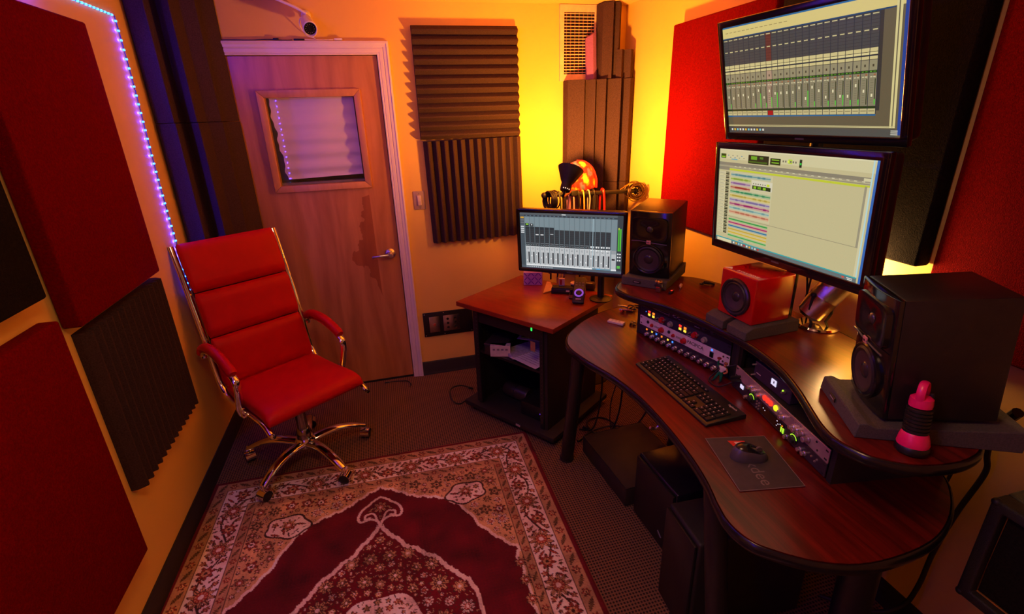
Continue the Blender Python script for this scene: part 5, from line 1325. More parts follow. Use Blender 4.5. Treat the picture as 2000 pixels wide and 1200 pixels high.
G().lathe([(0, 0.110), (0.0215, 0.110), (0.0225, 0.116), (0.0215, 0.130), (0.014, 0.136), (0, 0.137)], 24).obj('tail_cap', PINK, to)
G().tube(smooth_path([(-0.017, 0, 0.128), (-0.019, 0, 0.146), (-0.010, 0, 0.162), (0.006, 0, 0.164), (0.017, 0, 0.152), (0.019, 0, 0.134)]), 0.0050, 10, flat=1.7).obj('carry_loop', PINK, to)
G().box((0.012, -0.014, 0.136), (0.010, 0.008, 0.012)).obj('switch', BLACK, to, bevel=(0.002, 1))
# ------------------------------------------------------------------ keyboard, mouse, mat
kb = thing('keyboard', 'black computer keyboard on the desk in front of the racks', 'keyboard', (0.983, 1.357, ZD), math.radians(-89.0))
KW, KD = 0.448, 0.152
prof = [(-KD / 2, 0.0), (KD / 2, 0.0), (KD / 2, 0.018), (KD / 2 - 0.02, 0.019), (-KD / 2 + 0.01, 0.011), (-KD / 2, 0.007)]
G().prism(prof, -KW / 2, KW / 2, 'x').obj('keyboard_case', BLACK, kb, smooth=20, bevel=(0.003, 2))
def key_top(y): return 0.011 + (y + KD / 2 - 0.01) / (KD - 0.03) * 0.008
KM = {}
KEYM = mat('key_plastic', (0.016, 0.015, 0.016), 0.32)
LEG = mat('key_legend', (0.62, 0.55, 0.56), 0.6)
legm = G().box((0, 0, 0), (0.0040, 0.0036, 0.0004)).mesh('key_legend', LEG)
def key(x, y, w, d):
    kk = (round(w, 4), round(d, 4))
    if kk not in KM:
        a, b_ = w / 2, d / 2; i = 0.0018
        v = [(-a, -b_, 0), (a, -b_, 0), (a, b_, 0), (-a, b_, 0), (-a + i, -b_ + i, 0.006), (a - i, -b_ + i, 0.006), (a - i, b_ - i * .7, 0.006), (-a + i, b_ - i * .7, 0.006)]
        KM[kk] = G().add(v, [(0, 1, 5, 4), (1, 2, 6, 5), (2, 3, 7, 6), (3, 0, 4, 7), (4, 5, 6, 7)]).mesh('key', KEYM, smooth=0)
    o = inst('key', KM[kk], kb, (x, y, key_top(y) - 0.0005), (0.055, 0, 0))
    if w < 0.05: inst('key_legend', legm, o, (-w / 2 + 0.0062, d / 2 - 0.0062, 0.0062))
u_ = 0.0186; x0 = -KW / 2 + 0.013; y0 = -KD / 2 + 0.0205
rows = [(0, [1.25, 1.25, 1.25, 6.25, 1.25, 1.25, 1.25, 1.25]), (1, [2.25] + [1] * 10 + [2.75]), (2, [1.75] + [1] * 11 + [2.25]), (3, [1.5] + [1] * 12 + [1.5]), (4, [1] * 13 + [2])]
for r_, ws in rows:
    x = x0
    for w in ws:
        key(x + w * u_ / 2, y0 + r_ * u_, w * u_ - 0.0012, u_ - 0.0012); x += w * u_
for i in range(13): key(x0 + u_ * (0.5 + i * 1.165), y0 + 5 * u_ + 0.006, u_ - 0.0012, 0.0125)
xb = x0 + 15.35 * u_
for r_ in (3, 4):
    for i in range(3): key(xb + (i + .5) * u_, y0 + r_ * u_, u_ - 0.0012, u_ - 0.0012)
for i in range(3): key(xb + (i + .5) * u_, y0, u_ - 0.0012, u_ - 0.0012)
key(xb + 1.5 * u_, y0 + u_, u_ - 0.0012, u_ - 0.0012)
xn = xb + 3.3 * u_
for r_ in range(5):
    for i in range(4):
        if i == 3 and r_ in (0, 2): continue
        if r_ == 0 and i == 1: continue
        if r_ == 0 and i == 0: key(xn + u_, y0, 2 * u_ - 0.0012, u_ - 0.0012)
        elif i == 3 and r_ in (1, 3): key(xn + 3.5 * u_, y0 + (r_ - .5) * u_, u_ - 0.0012, 2 * u_ - 0.0012)
        else: key(xn + (i + .5) * u_, y0 + r_ * u_, u_ - 0.0012, u_ - 0.0012)
inst('brand_lettering', text_mesh('logitech', 0.0125, LEG), kb, (KW / 2 - 0.045, KD / 2 - 0.018, 0.0196), (0.03, 0, 0))

mpd = thing('mouse_mat', 'dark grey mouse mat with lettering on the desk', 'mouse mat', (0.938, 0.952, ZD), math.radians(-103.0))
v_c = [(0.875, 1.082), (1.052, 1.040), (1.000, 0.826), (0.824, 0.859)]
Mi = (Matrix.Translation((0.938, 0.952, 0)) @ Matrix.Rotation(math.radians(-103.0), 4, 'Z')).inverted()
lp = [tuple((Mi @ Vector((a, b_, 0)))[:2]) for a, b_ in v_c][::-1]
G().prism(lp, 0, 0.0028, 'z').obj('mat_cloth', mat('grey_mat_cloth', (0.060, 0.046, 0.042), 0.85, bump=(500, 0.2)), mpd, bevel=(0.001, 2))
for i in range(4):
    a, b_ = Vector(lp[i] + (0,)), Vector(lp[(i + 1) % 4] + (0,))
    G().tube([tuple(a + Vector((0, 0, 0.0022))), tuple(b_ + Vector((0, 0, 0.0022)))], 0.0011, 6).obj('mat_stitching', mat('grey_thread', (0.20, 0.16, 0.15), 0.8), mpd)
inst('mat_lettering', text_mesh('kdee', 0.050, mat('grey_print3', (0.16, 0.125, 0.12), 0.7), 0.0001), mpd, (0.052, -0.008, 0.0029), (0, 0, math.radians(3)))
LGW = [(0.930, 1.052), (0.978, 1.036), (0.965, 1.012), (0.930, 1.012)]
LG1 = [tuple((Mi @ Vector((a, b_, 0)))[:2]) for a, b_ in LGW]
LG2 = [tuple((Mi @ Vector((a, b_, 0)))[:2]) for a, b_ in [(0.944, 1.041), (0.972, 1.032), (0.962, 1.016), (0.944, 1.016)]]
G().prism(LG1, 0.0028, 0.0031, 'z').obj('mat_logo', mat('red_print', (0.65, 0.03, 0.02), 0.6), mpd)
G().prism(LG2, 0.0031, 0.0033, 'z').obj('mat_logo_mark', mat('white_print', (0.8, 0.6, 0.55), 0.6), mpd)

mo = thing('computer_mouse', 'black and silver computer mouse on the grey mat', 'mouse', (0.938, 0.968, ZD + 0.0034), math.radians(-106))
mo.scale = (1.08, 1.08, 1.08)
def mouse_body(sc, top, name, m, zlo, zhi):
    v = []; f = []; nu, nv = 28, 9
    for j in range(nv + 1):
        t = zlo + (zhi - zlo) * j / nv; r_ = math.cos(t * PI / 2) ** 0.55 if t < 1 else 0
        for i in range(nu):
            a = 2 * PI * i / nu; x = math.cos(a); y = math.sin(a)
            wv = 0.0300 - 0.0045 * math.exp(-((y) / 0.35) ** 2)
            h = 0.036 * (1 - 0.30 * y - 0.10 * y * y)
            v.append((x * r_ * wv * sc, y * r_ * 0.0495 * sc, max(0, h * math.sin(t * PI / 2)) * top))
    for j in range(nv):
        for i in range(nu): f.append((j * nu + i, j * nu + (i + 1) % nu, (j + 1) * nu + (i + 1) % nu, (j + 1) * nu + i))
    f.append(tuple(range(nu))[::-1]); f.append(tuple(range(nv * nu, nv * nu + nu)))
    G().add(v, f).obj(name, m, mo, smooth=70)
mouse_body(1.0, 1.0, 'lower_shell', mat('silver_grey_plastic', (0.10, 0.09, 0.11), 0.3, 0.3), 0.0, 0.62)
mouse_body(1.0, 1.02, 'upper_shell', mat('mouse_black', (0.012, 0.012, 0.013), 0.22), 0.56, 0.999)
G().lathe([(0, -0.003), (0.008, -0.003), (0.009, 0), (0.008, 0.003), (0, 0.003)], 16, Matrix.Translation((0, 0.024, 0.0245)) @ Matrix.Rotation(PI / 2, 4, 'Y')).obj('scroll_wheel', mat('wheel_rubber', (0.12, 0.09, 0.07), 0.4), mo)

# ------------------------------------------------------------------ painted figurine
def figurine():
    o = thing('figurine', 'small painted figurine in white vest and green trousers raising one arm', 'figurine', (1.128, 1.362, ZD), math.radians(-62))
    J = {'pel': ((0.000, 0, 0.040), 0.0075), 'w': ((0.003, 0.001, 0.049), 0.0070), 'che': ((0.008, 0.002, 0.060), 0.0092), 'nk': ((0.012, 0.001, 0.0685), 0.0042), 'hd': ((0.0145, -0.001, 0.0755), 0.0062), 'hd2': ((0.0150, -0.001, 0.0815), 0.0052),
         'lh': ((-0.007, 0, 0.036), 0.0062), 'lk': ((-0.013, -0.006, 0.021), 0.0050), 'la': ((-0.021, -0.004, 0.006), 0.0036), 'lt': ((-0.027, -0.009, 0.003), 0.0030),
         'rh': ((0.006, 0, 0.036), 0.0062), 'rk': ((0.006, -0.005, 0.020), 0.0050), 'ra': ((0.004, 0.000, 0.006), 0.0036), 'rt': ((0.001, -0.008, 0.003), 0.0030),
         'ls': ((-0.002, 0.001, 0.065), 0.0050), 'le': ((-0.013, 0.000, 0.071), 0.0042), 'lw': ((-0.012, -0.001, 0.085), 0.0036), 'lm': ((-0.010, -0.001, 0.092), 0.0042),
         'rs': ((0.019, 0.001, 0.063), 0.0050), 're': ((0.026, -0.003, 0.054), 0.0042), 'rw': ((0.020, -0.012, 0.050), 0.0036), 'rm': ((0.016, -0.015, 0.052), 0.0040)}
    E_ = [('pel', 'w'), ('w', 'che'), ('che', 'nk'), ('nk', 'hd'), ('hd', 'hd2'), ('pel', 'lh'), ('lh', 'lk'), ('lk', 'la'), ('la', 'lt'), ('pel', 'rh'), ('rh', 'rk'), ('rk', 'ra'), ('ra', 'rt'), ('che', 'ls'), ('ls', 'le'), ('le', 'lw'), ('lw', 'lm'), ('che', 'rs'), ('rs', 're'), ('re', 'rw'), ('rw', 'rm')]
    names = list(J); S_ = 10.0
    me = bpy.data.meshes.new('figure'); me.from_pydata([tuple(c * S_ for c in J[n][0]) for n in names], [(names.index(a), names.index(b_)) for a, b_ in E_], [])
    t = bpy.data.objects.new('figure', me); COL.objects.link(t)
    t.modifiers.new('skin', 'SKIN'); sv = me.skin_vertices[0].data
    for i, n in enumerate(names): sv[i].radius = (J[n][1] * S_,) * 2
    sv[0].use_root = True
    ss = t.modifiers.new('sub', 'SUBSURF'); ss.levels = 2; ss.render_levels = 2
    m2 = bpy.data.meshes.new_from_object(t.evaluated_get(bpy.context.evaluated_depsgraph_get())); bpy.data.objects.remove(t)
    for v in m2.vertices: v.co /= S_
    zmin = min(v.co.z for v in m2.vertices)
    for v in m2.vertices: v.co.z -= zmin
    ms_ = [mat('figure_green', (0.008, 0.16, 0.075), 0.4), mat('figure_white', (0.72, 0.60, 0.60), 0.45), mat('figure_skin', (0.52, 0.17, 0.075), 0.45), mat('figure_boot', (0.02, 0.018, 0.02), 0.4)]
    m2.materials.clear()
    for q in ms_: m2.materials.append(q)
    for p in m2.polygons:
        c = p.center; z = c.z
        if z < 0.008: k = 3
        elif z < 0.047: k = 0
        elif c.x < -0.006: k = 2 if z > 0.088 else 0
        elif z > 0.0715: k = 2
        elif c.x > 0.019 or c.y < -0.008: k = 2
        else: k = 1
        p.material_index = k; p.use_smooth = True
    inst('figure', m2, o)
    G().lathe([(0.0063, 0.0), (0.0066, 0.002), (0.0055, 0.0048), (0, 0.0062)], 14, Matrix.Translation((0.0152, 0.0005, 0.0815))).obj('cap', mat('figure_cap', (0.30, 0.10, 0.05), 0.5), o)
    G().lathe([(0, 0), (0.0075, 0), (0.0075, 0.004), (0, 0.005)], 12, Matrix.Translation((-0.010, -0.001, 0.0945))).obj('held_ball', mat('figure_red', (0.20, 0.02, 0.03), 0.4), o)
figurine()
cbl = thing('patch_cable', 'black patch cable looping round the figurine into the silver rack unit', 'cable', (1.128, 1.36, ZD))
G().tube(smooth_path([(0.045, -0.075, 0.062), (0.02, -0.078, 0.058), (-0.012, -0.06, 0.030), (-0.030, -0.030, 0.006), (-0.034, 0.010, 0.004), (-0.022, 0.030, 0.006), (0.0, 0.018, 0.040), (0.015, -0.02, 0.075), (0.045, -0.055, 0.098)]), 0.0026, 8).obj('cable_lead', RUBBER, cbl)
for dy, dz in ((-0.082, 0.066), (-0.088, 0.054)):
    G().tube([(0.020, dy, dz), (-0.014, dy + 0.012, dz - 0.002)], 0.0045, 10).obj('jack_plug', BLACK, cbl)

# ------------------------------------------------------------------ small things on the desk and shelf
rm = thing('small_remote', 'white slim remote lying on the desk corner', 'remote', (1.018, 1.985, ZD), math.radians(-52))
G().box((0, 0, 0.006), (0.082, 0.030, 0.012)).obj('remote_body', mat('ivory_plastic', (0.80, 0.66, 0.60), 0.4), rm, bevel=(0.003, 2))
for k in range(3): G().box((-0.02 + k * 0.018, 0, 0.0124), (0.009, 0.012, 0.001)).obj('button', mat('ivory_button', (0.55, 0.42, 0.38), 0.5), rm)
kc = thing('key_bunch', 'dark bunch of keys and clips beside the white remote', 'keys', (1.085, 1.945, ZD))
for k in range(5):
    a = k * 1.1; G().box((0.012 * math.cos(a), 0.012 * math.sin(a), 0.003 + k * 0.0022), (0.030, 0.010, 0.0022), rotz(a)).obj('key', mat('dark_key', (0.08, 0.06, 0.05), 0.3, 0.8), kc)
G().tube([(0.010 * math.cos(a), 0.010 * math.sin(a), 0.014) for a in np.linspace(0, 2 * PI, 16)[:-1]], 0.0012, 6, closed=True).obj('key_ring', STEEL, kc)
cb2 = thing('plug_bundle', 'bundle of brass plugs and black leads at the back desk corner', 'cables', (1.135, 2.105, ZD))
for k in range(7):
    a = 0.4 + k * 0.75; r_ = 0.016 + 0.006 * (k % 3)
    p = Vector((r_ * math.cos(a), r_ * math.sin(a), 0.008 + 0.006 * (k % 3))); d = Vector((math.cos(a * 1.7), math.sin(a * 1.3), 0.15)).normalized()
    G().tube([tuple(p - d * 0.022), tuple(p + d * 0.006), tuple(p + d * 0.008), tuple(p + d * 0.026)], [0.0052, 0.0052, 0.0034, 0.0030], 10).obj('brass_plug', mat('brass', (0.75, 0.45, 0.16), 0.22, 1.0) if k % 2 else STEEL, cb2)
for k in range(3):
    G().tube(smooth_path([(0.01 * k, 0.0, 0.012), (0.03, 0.03 - 0.03 * k, 0.020), (0.06, 0.02 * k, 0.010), (0.085, 0.03 * k - 0.02, 0.006)]), 0.0032, 8).obj('lead', BLACK, cb2)
G().ell((-0.034, -0.008, 0.008), (0.010, 0.006, 0.006), 12, 8).obj('red_cap', mat('red_cap_plastic', (0.6, 0.02, 0.02), 0.35), cb2)
ty = thing('toy_robot', 'tiny dark toy robot with gold horns on the shelf edge', 'toy', (1.112, 1.795, ZK + 0.001), math.radians(-50))
GOLD = mat('gold_paint', (0.75, 0.40, 0.08), 0.3, 0.8)
G().box((0, 0, 0.012), (0.022, 0.014, 0.022)).obj('legs', mat('toy_brown', (0.12, 0.035, 0.02), 0.4), ty, bevel=(0.003, 2))
G().box((0, 0, 0.031), (0.026, 0.016, 0.018)).obj('torso', mat('toy_dark', (0.03, 0.018, 0.015), 0.35), ty, bevel=(0.003, 2))
G().box((0, -0.0085, 0.024), (0.016, 0.002, 0.005)).obj('belt', mat('toy_red', (0.45, 0.03, 0.02), 0.4), ty)
G().ell((0, 0, 0.045), (0.0095, 0.008, 0.008), 14, 10).obj('head', GOLD, ty)
for sg in (-1, 1):
    G().lathe([(0.004, 0), (0.003, 0.006), (0, 0.012)], 10, Matrix.Translation((sg * 0.012, 0, 0.044))).obj('horn', GOLD, ty)
    G().tube([(sg * 0.014, 0, 0.036), (sg * 0.017, -0.004, 0.026)], 0.0038, 8).obj('arm', mat('toy_dark', (0.03, 0.018, 0.015), 0.35), ty)
vp_ = thing('flash_drive', 'black flash drive with a red light and a cable end beside the toy', 'flash drive', (1.160, 1.770, ZK), math.radians(38))
G().box((0, 0, 0.005), (0.036, 0.014, 0.009)).obj('drive_case', BLACK, vp_, bevel=(0.002, 2))
G().box((0.004, 0, 0.0098), (0.010, 0.007, 0.001)).obj('red_light', E_RED, vp_)
G().tube([(0.018, 0, 0.005), (0.030, 0.002, 0.006)], 0.0025, 8).obj('drive_tip', STEEL, vp_)
cc_ = thing('glue_brush', 'small brush with a cream bulb lying against the foam pad', 'brush', (1.232, 1.812, ZK), math.radians(52))
G().tube([(-0.045, 0, 0.004), (-0.01, 0, 0.005)], 0.0016, 8).obj('brush_stem', STEEL, cc_)
G().tube([(-0.012, 0, 0.006), (0.004, 0, 0.008), (0.022, 0, 0.008), (0.034, 0, 0.006)], [0.003, 0.007, 0.0068, 0.003], 12).obj('brush_bulb', mat('cream_bulb', (0.70, 0.42, 0.22), 0.5), cc_)
gl_ = thing('cable_clip', 'small folded black clip on the shelf behind the red speaker', 'clip', (1.362, 1.810, ZK), math.radians(-20))
G().tube(smooth_path([(-0.03, 0, 0.006), (-0.01, 0.004, 0.010), (0.012, 0.002, 0.008), (0.034, -0.002, 0.004)]), [0.003] * 6 + [0.007] * 7 + [0.005] * 6, 10, flat=1.4).obj('clip_body', BLACK, gl_)
G().ell((-0.022, -0.004, 0.006), (0.010, 0.006, 0.005), 12, 8).obj('clip_jaw', GLOSSB, gl_)

# ------------------------------------------------------------------ clutter on the rack cabinet
ZT = CHT
tbx = thing('tissue_box', 'white tissue box with violet zigzag print behind the small screen', 'tissue box', (0.868, 2.838, ZT), math.radians(-20))
G().box((0, 0, 0.042), (0.115, 0.115, 0.084)).obj('carton', mat('lilac_carton', (0.55, 0.36, 0.68), 0.6), tbx, bevel=(0.002, 1))
zz = G().prism([(-0.012, -0.010), (-0.005, -0.010), (0.012, 0.010), (0.005, 0.010)], -0.0006, 0.0006, 'y').mesh('zigzag_print', mat('violet_print', (0.16, 0.06, 0.42), 0.6))
for i in range(5):
    for j in range(3): inst('zigzag_print', zz, tbx, (-0.044 + i * 0.022, -0.058, 0.016 + j * 0.026), scale=(1 if (i + j) % 2 else -1, 1, 1))
def simple(name, label, cat, loc, rz=0.0, rot=None): return thing(name, label, cat, loc, rz, rot=rot)
ev = simple('manila_card', 'yellow manila card wedge in front of the tissue box', 'card', (0.912, 2.665, ZT), math.radians(30))
G().prism([(-0.075, -0.020), (0.012, -0.030), (0.070, 0.052), (0.052, 0.066)], 0.001, 0.005, 'z').obj('card_sheet', mat('manila', (0.62, 0.36, 0.14), 0.6), ev, rot=(0.22, 0, 0))
ev.children[0].location = (0, 0, 0.008)
bk = simple('tool_case', 'long black tool case lying under the small screen', 'tool case', (0.985, 2.590, ZT), math.radians(-28))
G().box((0, 0, 0.017), (0.155, 0.050, 0.034)).obj('case_body', BLACK, bk, bevel=(0.004, 2))
G().box((0, 0, 0.036), (0.150, 0.046, 0.005)).obj('case_lid', MATTEB, bk, bevel=(0.002, 1))
G().box((0.02, -0.0255, 0.02), (0.020, 0.002, 0.010)).obj('latch', STEEL, bk)
rb = simple('match_box', 'small red and white box standing on the black tool case', 'box', (0.975, 2.615, ZT + 0.0395), math.radians(-20))
G().box((0, 0, 0.022), (0.034, 0.016, 0.044)).obj('carton', mat('white_carton', (0.80, 0.70, 0.72), 0.5), rb, bevel=(0.001, 1))
G().box((-0.006, -0.0084, 0.022), (0.014, 0.001, 0.032)).obj('red_label', mat('red_label', (0.60, 0.03, 0.02), 0.5), rb)
tp = simple('round_tub', 'white lidded round tub under the small screen', 'tub', (1.052, 2.595, ZT), 0)
G().lathe([(0, 0), (0.026, 0), (0.028, 0.03), (0.028, 0.046), (0, 0.046)], 24).obj('tub', BLACK, tp)
G().lathe([(0, 0.0465), (0.0295, 0.0465), (0.0295, 0.053), (0.027, 0.055), (0, 0.055)], 24).obj('lid', mat('cream_lid', (0.80, 0.62, 0.50), 0.4), tp)
ds = simple('dark_pouch', 'dark violet pouch behind the round tub', 'pouch', (1.130, 2.600, ZT), math.radians(-35))
G().box((0, 0, 0.024), (0.095, 0.05, 0.048)).obj('pouch_body', mat('violet_cloth', (0.05, 0.03, 0.09), 0.7, bump=(90, 0.5)), ds, bevel=(0.014, 3))
G().tube([(-0.035, -0.02, 0.046), (0.035, -0.02, 0.047)], 0.002, 6).obj('pouch_zip', STEEL, ds)
bt = simple('small_bottle', 'small dark bottle with amber label beside the controller', 'bottle', (0.985, 2.485, ZT), 0)
G().lathe([(0, 0), (0.013, 0), (0.014, 0.004), (0.014, 0.030), (0.007, 0.038), (0.0065, 0.046), (0, 0.046)], 18).obj('bottle_body', mat('dark_glass', (0.03, 0.012, 0.008), 0.15), bt)
G().lathe([(0.0142, 0.008), (0.0144, 0.009), (0.0144, 0.026), (0.0142, 0.027)], 18).obj('bottle_label', mat('amber_label', (0.40, 0.12, 0.03), 0.5), bt)
G().lathe([(0, 0.046), (0.008, 0.046), (0.008, 0.056), (0, 0.057)], 14).obj('bottle_cap', BLACK, bt)
mk = simple('battery_pack', 'black battery pack with brass contacts behind the controller', 'battery', (1.035, 2.520, ZT), math.radians(-30))
G().box((0, 0, 0.016), (0.070, 0.034, 0.032)).obj('pack_body', BLACK, mk, bevel=(0.003, 2))
for k in range(2): G().box((-0.01 + 0.02 * k, -0.0175, 0.022), (0.010, 0.002, 0.006)).obj('contact', mat('brass', (0.75, 0.45, 0.16), 0.22, 1.0), mk)
rc = thing('remote_controller', 'black handheld controller with a glowing violet dial propped on the cabinet', 'controller', (0.985, 2.385, ZT + 0.002), rot=Euler((math.radians(38), 0, math.radians(-28)), 'XYZ'))
G().box((0, 0.085, 0.008), (0.066, 0.170, 0.022)).obj('controller_body', mat('deep_violet_plastic', (0.022, 0.014, 0.040), 0.3), rc, bevel=(0.006, 3))
G().lathe([(0.017, 0), (0.026, 0), (0.026, 0.003), (0.017, 0.003)], 28, Matrix.Translation((0, 0.062, 0.019))).obj('dial_ring', emis('violet_ring', (0.24, 0.10, 0.75), 0.55), rc)
G().lathe([(0, 0.004), (0.012, 0.004), (0.016, 0.001), (0.016, 0)], 24, Matrix.Translation((0, 0.062, 0.019))).obj('dial', BLACK, rc)
for k in range(6): G().box((-0.018 + (k % 3) * 0.018, 0.112 + (k // 3) * 0.016, 0.0195), (0.010, 0.008, 0.003)).obj('button', mat('violet_button', (0.14, 0.10, 0.20), 0.4), rc)
G().box((0, 0.022, 0.0195), (0.030, 0.006, 0.001)).obj('print_mark', mat('lilac_print', (0.45, 0.32, 0.60), 0.5), rc)
G().tube([(-0.026, 0.150, -0.002), (-0.026, 0.128, -0.098)], 0.003, 8).obj('prop_leg', STEEL, rc)
G().tube([(0.026, 0.150, -0.002), (0.026, 0.128, -0.098)], 0.003, 8).obj('prop_leg', STEEL, rc)

# ------------------------------------------------------------------ cable stand in the corner
ck = thing('cable_stand', 'black T-shaped stand with a bar for cables in the bright corner', 'stand', (1.255, 2.80, 0.0))
G().lathe([(0, 0), (0.12, 0), (0.122, 0.008), (0.05, 0.018), (0, 0.02)], 28).obj('stand_foot', BLACK, ck)
G().tube([(0, 0, 0.015), (0, 0, 1.245)], 0.014, 12).obj('stand_pole', BLACK, ck)
G().tube([(-0.325, 0.0, 1.262), (0.265, 0.0, 1.250)], 0.013, 12).obj('cross_bar', BLACK, ck)
for x in (-0.325, 0.265): G().ell((x, 0, 1.262 if x < 0 else 1.25), (0.018, 0.018, 0.018), 12, 8).obj('bar_end', RUBBER, ck)
cols = [('black', (0.012, 0.011, 0.012)), ('black', (0.012, 0.011, 0.012)), ('dark green', (0.03, 0.06, 0.04)), ('black', (0.012, 0.011, 0.012)), ('violet', (0.30, 0.14, 0.42)), ('pink', (0.70, 0.30, 0.34)), ('black', (0.012, 0.011, 0.012)), ('orange', (0.75, 0.32, 0.06)), ('grey', (0.30, 0.30, 0.30)), ('black', (0.012, 0.011, 0.012)), ('red', (0.75, 0.01, 0.012))]
xs_ = [-0.285, -0.262, -0.235, -0.205, -0.180, -0.150, -0.115, -0.085, -0.048, -0.015, 0.045]
used = {}
ordl = {'black': ['thin black cable hung next to the black coil on the cable bar', 'black cable hung over the bar beside the thin one, near the coil', 'black cable hanging between the dark green and violet cables', 'black cable hanging between the pink and orange cables', 'black cable hanging between the grey and red cables']}
for k, ((nm, c), x) in enumerate(zip(cols, xs_)):
    i = used.get(nm, 0); used[nm] = i + 1
    lab = ordl['black'][i] if nm == 'black' else f'{nm} cable draped over the black cable bar'
    zb_ = 1.262 - (x + 0.325) / 0.59 * 0.012; r_ = 0.0044 if nm != 'red' else 0.0068
    L1, L2 = 0.46 + 0.05 * math.sin(k * 2.1), 0.38 + 0.06 * math.cos(k * 1.7); sw_ = 0.018 * math.sin(k * 1.3)
    pts = [(sw_ * 1.2 - 0.01, -0.030, -L1), (sw_, -0.030, -L1 * 0.5), (0.004, -0.023, -0.05), (0.0, -0.017, 0.010), (0.0, 0, 0.0135 + r_), (0.002, 0.018, 0.008), (-sw_ * 0.6, 0.024, -0.06), (-sw_, 0.026, -L2)]
    o = thing('hanging_cable', lab, 'cable', (1.255 + x, 2.80, zb_), group='cables draped over the cable bar')
    G().tube(smooth_path(pts), r_, 10).obj('cable_sheath', mat('sheath_' + nm.replace(' ', '_'), c, 0.4), o)
    for e in (pts[0], pts[-1]):
        G().tube([(e[0], e[1], e[2] + 0.004), (e[0], e[1], e[2] - 0.05)], [r_ * 1.25, r_ * 1.25], 10).obj('plug', STEEL if k % 2 else BLACK, o)
def coil(label, loc, axis, R_, n, r_, m, jit=0.25):
    o = thing('cable_coil', label, 'cable', loc, rot=axis)
    rr = random.Random(len(label))
    pts = []
    for i in range(n * 18):
        a = i / 18 * 2 * PI; w = i / (n * 18)
        R2 = R_ * (1 + jit * math.sin(i * 0.21 + 1.0) * 0.5 + jit * 0.3 * math.sin(i * 0.057))
        pts.append((R2 * math.cos(a), R2 * math.sin(a), (w - 0.5) * n * r_ * 1.0 + 0.35 * r_ * n * math.sin(i * 0.13)))
    G().tube(pts, r_, 7).obj('coiled_lead', m, o, smooth=60)
    G().tube([(R_ * 0.9, 0, -n * r_ * 0.8), (R_ * 1.18, 0, 0), (R_ * 0.9, 0, n * r_ * 0.8), (R_ * 0.75, 0, 0)], r_ * 0.9, 8, closed=True).obj('tie', BLACK, o)
    return o
coil('black cable coil hanging on the end of the cable bar near the ridged foam', (0.962, 2.775, 1.235), (0, PI / 2, 0.25), 0.050, 9, 0.0042, RUBBER, 0.12)
tc_ = thing('cable_coil', 'brown tangled cable coil on the bar end above the black speaker', 'cable', (1.512, 2.790, 1.258))
rr = random.Random(4); pts = []; ph = 0.0
ax1, ax2 = Vector((1, 0, 0)), Vector((0, 0.25, 1)).normalized()
for i in range(17 * 14):
    a = i / 14 * 2 * PI; lp2 = i // 14
    if i % 14 == 0: R2 = 0.030 + 0.024 * rr.random(); ox, oz, oy = (rr.uniform(-0.010, 0.010) for _ in range(3))
    pts.append((R2 * math.cos(a) + ox, oy * 2 + 0.016 * math.sin(a * 0.5 + lp2), R2 * math.sin(a) * 0.95 + oz - 0.008))
G().tube(smooth_path(pts, 2), 0.0030, 6).obj('coiled_lead', mat('brown_cable', (0.085, 0.038, 0.012), 0.4), tc_, smooth=60)
G().tube([(0.03, -0.02, 0.0), (0.05, 0.0, 0.01), (0.03, 0.02, 0.0), (0.02, 0.0, -0.01)], 0.0035, 8, closed=True).obj('tie', BLACK, tc_)
jk = thing('yellow_jack', 'yellow metal jack sticking out of the brown cable coil', 'jack plug', (1.420, 2.762, 1.283), rot=(0, math.radians(68), 0.2))
G().tube([(0, 0, -0.03), (0, 0, 0.008), (0, 0, 0.010), (0, 0, 0.045)], [0.0035, 0.0035, 0.006, 0.006], 10).obj('plug_body', mat('brass', (0.75, 0.45, 0.16), 0.22, 1.0), jk)
# uplight clamped to the bar: black cone opening up towards the corner
lp_ = Vector((0.946, 2.500, 1.326))
ul = thing('gooseneck_lamp', 'black cone shaped gooseneck lamp pointing up into the yellow corner', 'lamp', tuple(lp_))
AX2 = Vector((0.095, 0.085, 0.20)).normalized()
q2 = Vector((0, 0, 1)).rotation_difference(AX2).to_matrix().to_4x4()
G().lathe([(0, 0.0), (0.026, 0.0), (0.029, 0.010), (0.029, 0.042), (0.038, 0.056), (0.068, 0.120), (0.070, 0.125), (0.066, 0.125), (0.035, 0.062), (0.024, 0.048), (0, 0.048)], 36, q2).obj('cone_shade', MATTEB, ul)
G().ell((0, 0, 0), (0.022, 0.022, 0.028), 18, 12).obj('bulb', emis('amber_bulb', (1.0, 0.62, 0.16), 10.0), ul, loc=tuple(q2 @ Vector((0, 0, 0.072))))
sm2 = G().ell((0, 0, 0), (0.0028, 0.0028, 0.0028), 10, 8).mesh('switch_light', emis('cream_glow', (1.0, 0.85, 0.55), 0.9))
for k in range(4):
    a = -2.3 + k * 0.36; inst('switch_light', sm2, ul, q2 @ Vector((0.030 * math.cos(a), 0.030 * math.sin(a), 0.006)))
G().tube(smooth_path([(0, 0, 0.002), (-0.002, 0.02, -0.03), (0.04, 0.12, -0.05), (0.12, 0.24, -0.05), (0.16, 0.298, -0.052)]), 0.007, 10).obj('gooseneck', BLACK, ul)
G().box((0.160, 0.290, -0.058), (0.034, 0.05, 0.030)).obj('clamp', BLACK, ul, bevel=(0.003, 2))
lq = lp_ + (q2 @ Vector((0, 0, 0.126)))
light('clamp_lamp_light', 'POINT', tuple(lq), WARM, 98.0, 0.045)
sp_ = light('clamp_lamp_beam', 'SPOT', tuple(lq), (1.0, 0.40, 0.16), 16.0, 0.03, spot=math.radians(88), blend=1.0)
sp_.rotation_euler = (Vector((1.44, 3.05, 1.66)) - lq).to_track_quat('-Z', 'Y').to_euler()
